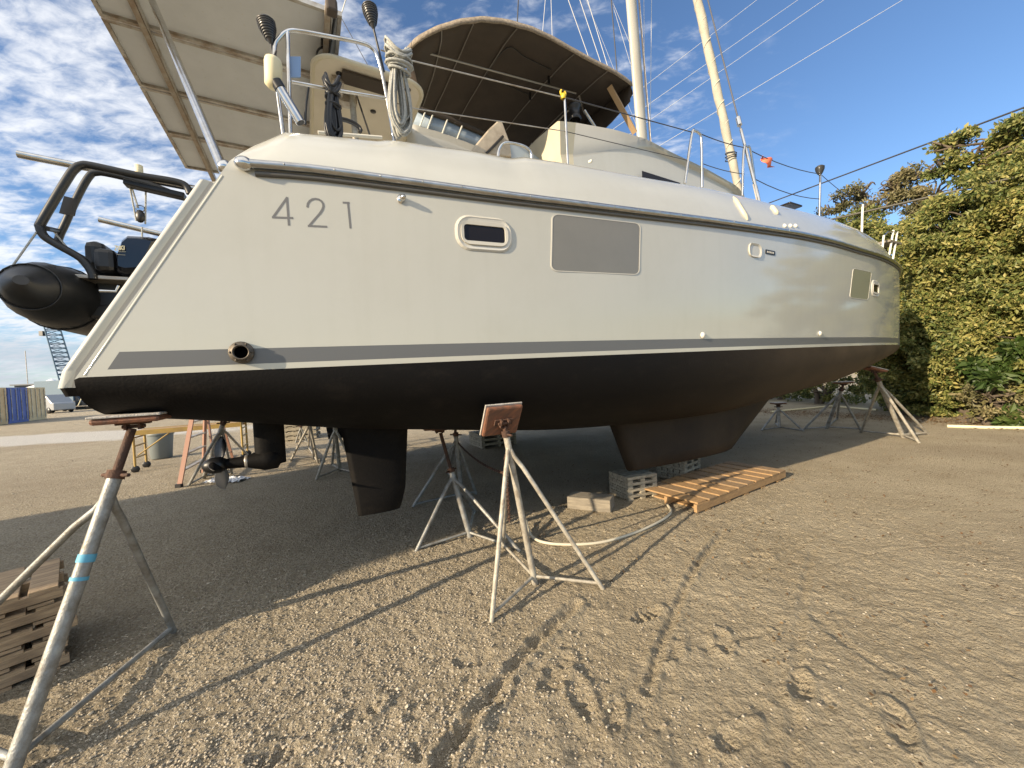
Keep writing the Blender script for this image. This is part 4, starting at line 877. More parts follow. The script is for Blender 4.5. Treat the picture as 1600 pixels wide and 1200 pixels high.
MB().box(Vector(wp(158,405,1.3)),(.14,.3,.26)).build('dinghy_seat',BLACK,dg,bevel=.06)
MB().box(Vector(wp(175,440,1.2)),(.5,.3,.03)).build('motor_mount',ALU,dg,bevel=.005)
q=wp(166,455,.9);MB().tube([(q[0]-.04,q[1],q[2]),(q[0]+.06,q[1],q[2]),(q[0]+.08,q[1],q[2]+.05)],.012).build('cleat',STEEL,dg)
MB().tube([wp(62,356,YA),wp(20,415,.95)],.007).build('arch_strap',ROPEW,dg);MB().tube([wp(84,362,YA+.2),wp(132,418,1.2)],.007).build('arch_strap',ROPEW,dg)
# tackle
c=Vector(toW(wp(218,340,1.2)));t=thing('lifting_tackle','white rope tackle with a black block above the outboard motor','tackle',c)
T=lambda px,py:Vector(toW(wp(px,py,1.2)))-c
for a,b in [((202,287),(213,345)),((204,287),(216,325)),((228,290),(227,350)),((222,355),(222,372))]: MB().tube([T(*a),T(*b)],.007,6).build('fall_rope',ROPEW,t)
MB().ball(T(219,338),(.04,.03,.06)).build('block',BLACK,t);MB().lathe([(.03,-.01),(.035,0),(.03,.01)],12,0,T(219,326),V).build('sheave',STEEL,t)

# ------------------------------------------------------------------ jack stands
def wb(px,py,y): return Vector(toW(wp(px,py,y)))
STG='jack stands propping the catamaran'
def jack(label,head,main,feet,m=GALV,pad=(.30,.22),padn=(0,0,1),padx=(1,0,0),r=.024,split=.7,group=STG,padmat=None,rl=.82,bars=True,barh=.04):
    head=Vector(head);main=Vector(main);feet=[Vector(f) for f in feet];t=thing('jack_stand',label,'jack stand',(main.x,main.y,0),0,group);o=Vector((main.x,main.y,0))
    ax=(head-main);col=main+ax*split;ap=main+ax*(split*.93)
    MB().tube([main-o,col-o],r*1.25,12).build('main_tube',m,t)
    MB().tube([col-o,head-ax.normalized()*.03-o],r*.8,10).build('threaded_rod',RUST,t)
    mb=MB();d=ax.normalized();mb.tube([col-d*.02-o,col+d*.025-o],r*1.6,12);x=d.cross(Vector((0,0,1))).normalized();mb.tube([col-x*.09-o,col+x*.09-o],r*.4,6);mb.build('adjusting_nut',RUST,t)
    for f in feet:
        s=ap+(f-ap)*.06;k=s.lerp(f,.1);
        MB().tube([ap-o,s-o+Vector((0,0,-.02)),k-o,f-o],r*rl,10).build('leg',m,t)
        if bars: a=f+(ap-f)*barh;b=main+(head-main)*(barh+.01);MB().tube([a-o,b-o],r*.62,8).build('base_bar',m,t)
    n=Vector(padn).normalized();px_=Vector(padx);px_=(px_-n*px_.dot(n)).normalized();py_=n.cross(px_);Rm=Matrix((px_,py_,n)).transposed()
    pl=MB().box(head-o+n*.028,(pad[0],pad[1],.034),R=Rm).build('pad',padmat or PADW,t,bevel=.016)
    MB().box(head-o+n*.052,(pad[0]*1.03,pad[1]*1.05,.013),R=Rm).build('carpet',PADE,pl,bevel=.004)
    mb=MB();mb.box(head-o+n*.004,(pad[0]*.5,.05,.014),R=Rm);mb.box(head-o-n*.012+px_*.03,(.012,.06,.04),R=Rm);mb.box(head-o-n*.012-px_*.03,(.012,.06,.04),R=Rm);mb.tube([head-o-px_*.05-n*.015,head-o+px_*.05-n*.015],.01,8);mb.build('pad_bracket',RUST,t)
    return t
G=lambda px,py:Vector(gp(px,py))
j1=jack('thick grey jack stand with blue tape under the stern, nearest the camera',wb(209,662,-.55),G(12,1222),[G(272,988),G(-190,1125)],pad=(.29,.24),r=.026,padx=U,padn=(0,0,1),split=.82,rl=.74)
mb=MB();o=j1.location
a=G(12,1222);h=wb(209,662,-.55)
def onmain(py): 
    t=(1222-py)/(1222-662);return (a+(h-a)*t**.0) if 0 else None
def mid(f): return a+(h-a)*f
for f in (.56,): p=mid(f);mb.tube([p-o-(h-a)*.012,p-o+(h-a)*.012],.0365,12)
p=mid(.5);mb.tube([p-o-(h-a)*.005,p-o+(h-a)*.006],.036,12)
mb.build('blue_tape',BLUE,j1)
hp_=hp(786,650);hd=wb(787,660,-.90)
jack('pale jack stand with a tilted rust orange pad, middle of the hull',hd,G(836,912),[G(768,972),G(942,920),G(786,856)],m=GALVY,pad=(.30,.26),padn=(V[0]*.85,V[1]*.85,.5),padx=U,r=.02,split=.93,rl=.86)
jack('grey jack stand leaning behind the rudder, left of the pale stand',wb(687,672,.45),G(735,840),[G(650,862),G(812,862),G(742,800)],split=.62,r=.023)
jack('slim grey jack stand in the shade beyond the leaning stand',wb(711,668,1.5),G(722,776),[G(645,792),G(744,772),G(700,740)],r=.024,split=.9)
jack('grey jack stand just left of the black rudder',wb(522,655,3.9),G(531,736),[G(494,750),G(519,728),G(560,742)],m=GALVY,r=.028,split=.9)
jack('sunlit jack stand seen between the drive leg and the rudder',wb(482,650,4.9),G(492,716),[G(454,720),G(497,724),G(482,700)],m=GALVY,r=.028,split=.9)
jack('small far jack stand by the pale wood stack',wb(470,655,9),G(470,690),[G(462,692),G(480,691),G(472,684)],r=.025)
jack('pale jack stand tucked under the bow in the sunlight',wb(1366,580,-.33),G(1412,684),[G(1345,676),G(1436,692),G(1451,679)],m=GALVY,pad=(.32,.2),padn=(.3,.1,1),r=.03,split=.88)
jack('grey jack stand in shade just aft of the bow stand',wb(1318,600,.6),G(1291,670),[G(1345,672),G(1255,672),G(1308,655)],r=.03,split=.88)
jack('grey jack stand beyond the keel in the shade',wb(1216,632,2.0),G(1218,669),[G(1190,673),G(1256,674),G(1212,662)],r=.026,split=.9)
jack('grey jack stand beside the orange ladder',wb(352,652,4.2),G(318,748),[G(294,760),G(388,712),G(362,740)],r=.028,split=.92)
# chains
def chain(label,a,b,sag,n):
    a=Vector(a);b=Vector(b);mb=MB();P=[a+(b-a)*t-Vector((0,0,sag*4*t*(1-t))) for t in np.linspace(0,1,n)]
    for i in range(n-1):
        d=(P[i+1]-P[i]);L=d.length*.7;d.normalize();s=d.cross(Vector((0,0,1)) if i%2 else Vector((1,.3,0)));s.normalize();c=(P[i]+P[i+1])/2
        mb.tube([c+d*L*math.cos(q)+s*.012*math.sin(q) for q in np.linspace(0,6.28,9)[:-1]],.004,5,closed=True)
    o=mb.build('chain',RUST);tag(o,label,'chain')
chain('rusty chain strung between the middle jack stands',wb(716,692,1.2),wb(790,740,-.4),.06,60)
chain('short rusty chain hanging inside the pale jack stand',hd-Vector((0,0,.25)),wb(796,815,-.75),0,30)

# ------------------------------------------------------------------ wood
def px_frame(a,b,c):
    a,b,c=G(*a),G(*b),G(*c);return a,(b-a),(c-a)
def pallet(label,c,rz,L,Wd,H_,nb,m,group=None,seed=0,n_str=3):
    t=thing('pallet',label,'pallet',c,rz,group);rr=random.Random(seed)
    for k in range(nb):
        bw=L/nb*.78 ;x=-L/2+L/nb*(k+.5)+rr.uniform(-.006,.006);MB().box((x,rr.uniform(-.006,.006),H_-.011),(bw,Wd,.02),rr.uniform(-.01,.01)).build('deck_board',m[rr.randrange(len(m))],t,bevel=.003)
    for k in range(n_str): y=-Wd/2+.02+(Wd-.04)*k/(n_str-1);MB().box((0,y,H_/2+.002),(L,.038,H_-.047)).build('stringer',m[0],t,bevel=.003)
    for k in range(5): x=-L/2+L*(k+.5)/5;MB().box((x,0,.012),(.1,Wd,.018)).build('bottom_board',m[0],t)
    return t
WOODY2=mat('pine board darker',(.30,.20,.11),.78,col2=(.21,.14,.075),nscale=5,stretch=(2,9,9),bump=.35,bscale=25)
a,b,c_=G(1080,808),G(1222,750),G(1007,776)
mid_=(b+c_)/2;L=(b-a).length;Wd=(c_-a).length;ang=math.atan2((b-a).y,(b-a).x)
pallet('new pine pallet lying on the gravel beside the keel blocks',(mid_.x,mid_.y,.0),ang,L,Wd,.135,10,[WOODY,WOODY2,WOODY],seed=2)
def crib(label,c,rz,L,Wd,H_,nl,m=WOODC,group='crib blocks under the keel'):
    t=thing('crib_block',label,'wood block',c,rz,group);h=H_/(2*nl)
    for k in range(2*nl):
        z=h*(k+.5)
        lay=MB()
        if k%2==0:
            for j in range(3): lay.box((-L/2+.04+(L-.08)*j/2,0,z),(.07,Wd-.006,h*.98))
            lay.build('cross_layer',m,t,bevel=.003)
        else:
            for j in range(5): lay.box((0,-Wd/2+Wd*(j+.5)/5,z),(L,Wd/5*.86,h*.9))
            lay.build('plank_layer',m,t,bevel=.003)
    return t
blk=(G(940,772)+G(1018,780))/2
crib('slatted wooden crib block under the aft end of the keel',(1.52,5.02,0),AZ+rad(-8),.45,.42,.30,4)
q=G(1075,752);crib('slatted wooden crib block under the forward end of the keel',(q.x,q.y+.3,0),AZ+rad(12),.5,.45,.32,4)
q=G(768,700);crib('pale slatted block in the sun far behind the middle stand',(q.x,q.y+.5,0),AZ,.9,.8,.32,3,group=None)
q=(G(890,795)+G(965,803))/2;o=MB().box((0,0,.075),(.52,.24,.15)).build('timber_beam',mat('grey timber',(.27,.235,.18),.85,col2=(.16,.14,.11),nscale=5,stretch=(1,9,9),bump=.6,bscale=25),bevel=.008);o.location=(q.x,q.y+.12,0);o.rotation_euler=(0,0,math.atan2(G(965,803).y-G(890,795).y,G(965,803).x-G(890,795).x));tag(o,'short weathered timber lying in front of the keel block','timber')
q=G(470,700);
# stack of pallets at far left
base=G(105,985);
PX,PY=-3.32,2.20
for k in range(5):
    pallet(['weathered pallet at the bottom of the stack behind the near jack stand','weathered pallet second from the bottom of the near stack','weathered pallet in the middle of the near stack','weathered pallet second from the top of the near stack','weathered pallet on top of the stack behind the near jack stand'][k],(PX+random.uniform(-.02,.02),PY+random.uniform(-.02,.02),k*.104),rad(50)+random.uniform(-.02,.02),.9,.62,.1,6,[WOODG],'pallets stacked at the left edge',seed=k+10)
# garden hose
P=[G(822,822),G(832,842),G(865,853),(G(930,852)),G(985,838),G(1030,818),G(1048,803),G(1042,790)];P=[Vector((p.x,p.y,.02)) for p in P];P[0].z=.06
o=MB().tube(smoothpath(P,8),.014,10).build('garden_hose',mat('cream hose',(.5,.46,.36),.5));tag(o,'cream hose curling over the gravel from the pallet','hose')
P=[G(1480,668),G(1540,670),G(1600,671),G(1700,674)];o=MB().tube([Vector((p.x,p.y,.03)) for p in P],.035,8).build('pipe',WHITEP);tag(o,'long white pipe lying before the hedge at right','pipe')
P=[G(1205,645),G(1300,636),G(1370,642)];o=MB().tube([Vector((p.x,p.y,.03)) for p in P],.035,8).build('pipe',WHITEP);tag(o,'white pipe on the ground beyond the hull, under the bow','pipe')
# crumpled plastic sheet
c=G(355,752);mb=MB();R=[]
for i in range(16):
    R.append([(c.x-.33+.66*j/20+.02*random.random(),c.y-.16+.3*i/15,.01+.05*random.random()) for j in range(21)])
o=mb.grid(R,smooth=False).build('plastic_sheet',mat('clear plastic sheet',(.6,.62,.66),.15,spec=.8),solid=.002);tag(o,'crumpled shiny plastic sheet under the propeller','plastic sheet')

# ------------------------------------------------------------------ yard gear seen under the stern
# orange step ladder
c=G(300,750);t=thing('step_ladder','orange fibreglass step ladder standing under the stern','ladder',c);LA=mat('orange fibreglass',(.36,.19,.13),.6)
def rel(px,py,zoff=None): return G(px,py)-c
pA=[G(281,760)-c,G(316,736)-c,G(338,742)-c,G(352,722)-c]
tops=[Vector(toW(hz(288,640,1.85)))]
fl,fr,bl_,br_=G(280,762)-c,G(318,738)-c,G(338,742)-c,G(366,724)-c
tp=(fl+fr+bl_+br_)/4+Vector((0,0,1.9));sp=(fr-fl)*.28
tl,tr_=tp-sp*.5+Vector((-.02,0,0)),tp+sp*.5
for a_,b_ in ((fl,tl),(fr,tr_)): MB().beam(a_,b_,.07,.03).build('side_rail',LA,t)
for a_,b_ in ((bl_,tl+Vector((.05,0,0))),(br_,tr_+Vector((.05,0,0)))): MB().beam(a_,b_,.05,.025).build('back_rail',LA,t)
for k in range(1,7): f=k/7;MB().beam(fl.lerp(tl,f),fr.lerp(tr_,f),.08,.025).build('step',ALU,t)
for f in (.15,.4,.65): MB().beam(bl_.lerp(tl,f),br_.lerp(tr_,f),.03,.02).build('brace',ALU,t)
for p in (fl,fr): MB().box(p+Vector((0,0,.03)),(.1,.06,.07)).build('foot',BLACK,t)
MB().box(tp,(.25,.3,.04)).build('top_cap',LA,t)
# scaffold
SY=mat('yellow scaffold paint',(.42,.28,.07),.55,col2=(.3,.2,.07),nscale=5)
a,b=G(212,738),G(420,712);c=G(212,738);t=thing('scaffold','yellow wheeled scaffold with a timber plank platform','scaffold',c)
dx=Vector((1.9,.9,0)).normalized();dy=Vector((-dx.y,dx.x,0));LS=1.9;WS_=.55;HS=.83
for i in (0,1):
    e=MB()
    for j in (0,1):
        p=dx*LS*i+dy*WS_*j;e.tube([p+Vector((0,0,.12)),p+Vector((0,0,HS+(.3 if i else 0)))],.022,8)
    for z in (.3,.55,HS-.1): e.tube([dx*LS*i+Vector((0,0,z)),dx*LS*i+dy*WS_+Vector((0,0,z))],.018,8)
    e.build('end_frame',SY,t)
    for j in (0,1):
        p=dx*LS*i+dy*WS_*j;w_=MB().lathe([(.0,-.02),(.06,-.02),(.075,-.01),(.075,.01),(.06,.02),(.0,.02)],16,0,p+Vector((0,0,.065)),dy).build('wheel',BLACK,t)
for j in (0,1): MB().beam(dy*WS_*j+Vector((0,0,HS)),dx*LS+dy*WS_*j+Vector((0,0,HS)),.04,.1).build('side_beam',SY,t)
MB().beam(dy*WS_/2+Vector((0,0,HS+.02)),dx*LS+dy*WS_/2+Vector((0,0,HS+.02)),WS_-.06,.04).build('platform',WOODY,t)
e=MB();e.tube([dx*.05+Vector((0,0,.35)),dx*.6+Vector((0,0,HS-.05))],.015,6);e.build('diagonal_brace',SY,t)
# bin
c=G(253,716);t=thing('rubbish_bin','grey plastic rubbish bin behind the scaffold','bin',c);BG=mat('grey bin plastic',(.15,.17,.17),.5)
MB().lathe([(0,0.01),(.20,.01),(.21,.03),(.255,.60),(.255,.62)],24).build('bin_body',BG,t);MB().lathe([(.27,.60),(.28,.63),(.27,.66),(.235,.67),(.23,.62)],24).build('bin_rim',BG,t)
c2=c+Vector((0,0,.62));o=MB().ball((0,0,.05),(.18,.16,.12)).build('rubbish_bag',mat('yellow bag',(.5,.5,.15),.5),bevel=0);o.location=c2;tag(o,'yellow bag stuffed in the top of the grey bin','bag')

# ------------------------------------------------------------------ far yard
def container(label,c,rz,col,Lc=6.06):
    t=thing('shipping_container',label,'container',c,rz,'shipping containers at the far left');m=mat('container '+col[0],col[1],.55,col2=tuple(x*.72 for x in col[1]),nscale=1.5)
    b=MB();P=[];n=26
    for side in (-1,1):
        rows=[[],[]]
        for k in range(n*4):
            x=-Lc/2+Lc*k/(n*4-1);y=side*(1.2-(.035 if (k%4) in (1,2) else 0));rows[0].append((x,y,.12));rows[1].append((x,y,2.5))
        b.grid(rows,smooth=False,flip=side<0)
    b.box((0,0,2.55),(Lc,2.44,.1));b.box((0,0,.08),(Lc,2.44,.14));b.box((Lc/2-.03,0,1.3),(.05,2.36,2.4));b.build('container_body',m,t)
    for s in (-1,1):
        d=MB();xs=-Lc/2
        for k in range(4): d.box((xs-.02,s*.6,.35+.58*k+.25),(.05,1.12,.5))
        d.box((xs,s*.6,1.3),(.04,1.16,2.3));dr=d.build('door',m,t);r=MB()
        for q in (-.3,.3): r.tube([(xs-.07,s*.6+q,.2),(xs-.07,s*.6+q,2.5)],.02,6)
        r.build('lock_rod',ALU,dr)
    return t
cc=[('tan',(.85,.56,.27)),('blue',(.09,.14,.42)),('cream',(.85,.62,.33))]
for k,(px,lab) in enumerate([(8,'tan steel shipping container at the far left edge'),(47,'blue steel shipping container between two tan ones'),(90,'cream steel shipping container right of the blue one')]): pass
# their door ends face the camera side
p0=G(18,668);p1=G(47,664)
dirc=Vector((-31.8,25.1,0)).normalized()
basec=Vector((-36.7,28.5,0));row=Vector((-.5,.87,0)).normalized();faceang=math.atan2(row.x*-1,row.y)
for k,(lab,col) in enumerate([('tan steel shipping container at the far left edge',cc[0]),('blue steel shipping container between two pale ones',cc[1]),('cream steel shipping container right of the blue one',cc[2])]):
    p=basec+row*(2.5*(k-1));ax=Vector((-row.y,row.x,0));c=p+ax*3.03;container(lab,(c.x,c.y,0),math.atan2(ax.y,ax.x),col)
# white tent
c=G(75,648);c=Vector(gp(84,640));c=c*(92/c.length);c.z=0
t=thing('canopy_tent','white peaked canopy tent far behind the containers','tent',c,rad(30))
mb=MB();TW=3.6;R=[]
for k in range(9):
    f=k/8;h=3.0+1.7*(1-f)**1.7;s=TW*f
    R.append([(s*cx,s*cy,h) for cx,cy in [(-1,-1),(0,-1),(1,-1),(1,0),(1,1),(0,1),(-1,1),(-1,0),(-1,-1)]])
mb.grid(R);mb.build('tent_roof',mat('white tent cloth',(.75,.76,.78),.6),t,solid=.02)
for sx in (-1,1):
    for sy_ in (-1,1): MB().tube([(sx*TW,sy_*TW,0),(sx*TW,sy_*TW,3)],.06,6).build('tent_pole',WHITEP,t)
# parked van and pickup
def vehicle(name,label,catg,c,rz,col,L,hh,kind):
    t=thing(name,label,catg,c,rz);m=mat('car paint '+name,col,.3,coat=.4)
    if kind=='van': prof=[(-L/2,.35),(-L/2,1.1),(-L/2+.35,1.2),(-L/2+1.4,hh),(L/2-.1,hh),(L/2,hh-.5),(L/2,.35)]
    else: prof=[(-L/2,.35),(-L/2,.95),(-L/2+1.3,1.05),(-L/2+1.9,hh),(-L/2+3.1,hh),(-L/2+3.3,1.1),(L/2,1.1),(L/2,.35)]
    MB().prism([(x,-.9,z) for x,z in prof],(0,1.8,0)).build('body',m,t,bevel=.08)
    x0=-L/2+(1.25 if kind=='van' else 1.9);MB().box((x0+.75,0,hh-.33),(1.2,1.83,.4)).build('side_window',GLASS,t)
    for x in (-L/2+.85,L/2-.95):
        for y in (-.88,.88): MB().lathe([(0,-.1),(.3,-.1),(.34,-.05),(.34,.05),(.3,.1),(0,.1)],16,0,(x,y,.34),(0,1,0)).build('wheel',BLACK,t)
    return t
d=Vector(gp(79,640));d=d*(68/d.length);vehicle('parked_van','pale van parked right of the containers','van',(d.x,d.y,0),rad(165),(.3,.31,.32),5.0,2.1,'van')
d=Vector(gp(118,640));d=d*(78/d.length);vehicle('pickup_truck','dark pickup truck parked in front of the tent','truck',(d.x,d.y,0),rad(195),(.025,.03,.035),5.4,1.85,'pickup')
# white trailer with boat beyond
d=Vector(gp(104,642));d=d*(72/d.length);t=thing('boat_trailer','low grey boat trailer parked beside the pickup','trailer',(d.x,d.y,0),rad(190));MB().box((0,0,.55),(4.5,.1,.1)).build('trailer_frame',ALU,t)
for y in (-.8,.8): MB().beam((-2.2,0,.55),(1.8,y,.55),.1,.1).build('trailer_rail',ALU,t);MB().lathe([(0,-.1),(.28,-.1),(.3,0),(.28,.1),(0,.1)],14,0,(.8,y,.3),(0,1,0)).build('wheel',BLACK,t)
MB().tube([(-1,-.3,.6),(-1.3,-.5,1.6)],.05).build('guide_post',WHITEP,t);MB().tube([(1,-.3,.6),(1.3,-.5,1.6)],.05).build('guide_post',WHITEP,t)
# building far behind
d=Vector(gp(116,634));d=d*(150/d.length);t=thing('warehouse','low dark warehouse on the horizon behind the tent','building',(d.x,d.y,0),rad(25));MB().box((0,0,2.6),(16,9,5.2)).build('wall',mat('warehouse wall',(.10,.11,.12),.7),t);MB().box((0,0,5.3),(17,10,.3)).build('roof',mat('warehouse roof',(.3,.3,.3),.6),t)
for k in range(5): MB().box((-6+3*k,-4.52,3.8),(2,.06,1)).build('window',GLASS,t)
# crane
d=Vector(gp(97,632));d=d*(80/d.length);t=thing('lattice_crane','blue grey lattice boom crane rising behind the stern','crane',(d.x,d.y,0),0,None);CM=mat('crane paint',(.08,.14,.2),.6)
def pt(px,py,D): r=ray(px,py);q=CAM+r*(D/np.hypot(r[0],r[1]));return Vector(q)-Vector((d.x,d.y,0))
b0=pt(111,612,80);b1=pt(78,500,80);b1=b1+(b1-b0)*.35;ax=(b1-b0).normalized();sx=Vector((d.y,-d.x,0)).normalized();sy_=ax.cross(sx).normalized()
bo=MB();hw_=.75;n=22;cor=[(1,1),(-1,1),(-1,-1),(1,-1)]
for cx,cy in cor: bo.tube([b0+sx*hw_*cx+sy_*hw_*cy,b1+sx*hw_*cx*.85+sy_*hw_*cy*.85],.08,5)
for k in range(n):
    for q in range(4):
        c1,c2=cor[q],cor[(q+1)%4];f0,f1=k/n,(k+1)/n;A=lambda c,f:b0.lerp(b1,f)+(sx*c[0]+sy_*c[1])*hw_*(1-.15*f)
        bo.tube([A(c1,f0),A(c2,f1)],.035,4);bo.tube([A(c1,f1),A(c2,f1)],.045,4)
bo.build('lattice_boom',CM,t);MB().box(b0*1+Vector((0,0,-b0.z+2.5)),(5,4,3)).build('crane_cab',CM,t);bm=b0.lerp(b1,.60)-sx*.95;MB().box(bm,(.5,.5,.6)).build('boom_light',BLACK,t)
MB().box(Vector((b0.x,b0.y,.6)),(6,4.5,1.2)).build('crawler_track',BLACK,t)
MB().tube([b0*1-Vector((0,0,b0.z-3)),b0],.6,6).build('boom_foot',CM,t)
# aircraft wing like boat deck above the containers: a moored boat
d=Vector(gp(40,640));d=d*(150/d.length);t=thing('moored_boat','long white yacht hull showing above the containers','boat',(d.x-4,d.y+4,0),rad(35))
mb=MB();rows=[]
for k in range(13): f=k/12;w_=1.9*math.sin(min(f*1.25+.15,1.57));w_=w_ if f<.7 else w_*max(1-(f-.7)/.3,0)**.6;rows.append([(-9+18*f,y*w_,z) for y,z in [(0,1.6),(-.7,1.9),(-1,3.4+f*.6),(1,3.4+f*.6),(.7,1.9),(0,1.6)]])
mb.grid(rows).build('hull',GEL,t);MB().box((-1,0,4.1),(7,2.6,.8)).build('cabin',GEL,t,bevel=.2);MB().tube([(0,0,3.5),(0,0,14)],.08,6).build('mast',ALU,t)
mb=MB()
for x in (-5,0,5):
    for y in (-1.2,1.2): mb.tube([(x,y*1.3,0),(x,y*.6,1.9)],.06,5)
mb.build('cradle',ALU,t)
# white stack seen under far side
q=G(448,690);
for k in range(5): pallet(['pale pallet at the bottom of the far stack by the drive leg','pale pallet second from bottom in the far stack','pale pallet in the middle of the far stack','pale pallet second from top in the far stack','pale pallet on top of the far stack by the drive leg'][k],(q.x,q.y+.6,k*.14),rad(20),1.2,1.0,.135,6,[WOODC],'pallets stacked in the sun beyond the boat',seed=40+k)

# ------------------------------------------------------------------ overhead cables
def cable(label,a,b,da,db,r,m=WIRE,sag=.0):
    ra,rb=ray(*a),ray(*b);A=Vector(CAM+ra*da);B=Vector(CAM+rb*db);D=B-A;A=A-D*.6;B=B+D*.6;L=24
    P=[A+(B-A)*t-Vector((0,0,sag*4*t*(1-t))) for t in np.linspace(0,1,L)];o=MB().tube(P,r,6).build('overhead_cable',m);tag(o,label,'cable',None)
cable('thin dark overhead cable, the higher of the two crossing the trees',(1205,316),(1600,168),16,9,.022)
cable('thick dark overhead cable passing low in front of the trees',(1290,345),(1600,274),11,8.4,.028,mat('cable bundle',(.07,.065,.05),.6))
for k,(a,b,lab) in enumerate([((1008,134),(1172,8),'pale overhead wire nearest the mast'),((1015,162),(1245,1),'pale overhead wire, second up from the lowest'),((1015,188),(1280,5),'pale overhead wire second in height above the lowest'),((1040,222),(1410,0),'lowest of the pale overhead wires right of the mast')]):
    cable(lab,a,b,30,34,.016 if k!=3 else .019,WIREL)

# ------------------------------------------------------------------ trees
def leaf_mat(name,c1,c2,c3):
    m=bpy.data.materials.new(name);m.use_nodes=True;nt=m.node_tree;N=nt.nodes;L=nt.links;p=N['Principled BSDF'];p.inputs['Roughness'].default_value=.5;p.inputs['Specular IOR Level'].default_value=.35
    g=N.new('ShaderNodeNewGeometry');r=N.new('ShaderNodeValToRGB');L.new(g.outputs['Random Per Island'],r.inputs[0]);e=r.color_ramp.elements;e[0].color=(*c1,1);e[1].color=(*c3,1);a=e.new(.5);a.color=(*c2,1)
    n=N.new('ShaderNodeTexNoise');n.inputs['Scale'].default_value=.9;n.inputs['Detail'].default_value=3;L.new(g.outputs['Position'],n.inputs['Vector']);x=N.new('ShaderNodeMixRGB');x.blend_type='MULTIPLY';x.inputs[0].default_value=.7
    rr=N.new('ShaderNodeValToRGB');L.new(n.outputs['Fac'],rr.inputs[0]);rr.color_ramp.elements[0].position=.35;rr.color_ramp.elements[0].color=(.55,.6,.5,1);rr.color_ramp.elements[1].position=.65;rr.color_ramp.elements[1].color=(1.25,1.1,.9,1)
    L.new(r.outputs[0],x.inputs[1]);L.new(rr.outputs[0],x.inputs[2]);L.new(x.outputs[0],p.inputs['Base Color'])
    t=N.new('ShaderNodeBsdfTranslucent');L.new(x.outputs[0],t.inputs['Color']);ms=N.new('ShaderNodeMixShader');ms.inputs[0].default_value=.3;L.new(p.outputs[0],ms.inputs[1]);L.new(t.outputs[0],ms.inputs[2]);L.new(ms.outputs[0],N['Material Output'].inputs[0]);return m
LF=leaf_mat('hedge leaves',(.07,.11,.035),(.21,.235,.075),(.40,.375,.15))
LFG=leaf_mat('fresh leaves',(.03,.06,.014),(.055,.10,.025),(.10,.14,.045))
LFP=leaf_mat('dry leaves',(.12,.12,.06),(.2,.19,.10),(.30,.27,.17))
BARK=mat('bark',(.13,.1,.07),.9,col2=(.07,.055,.04),nscale=8,stretch=(1,1,.3),bump=.8,bscale=30)
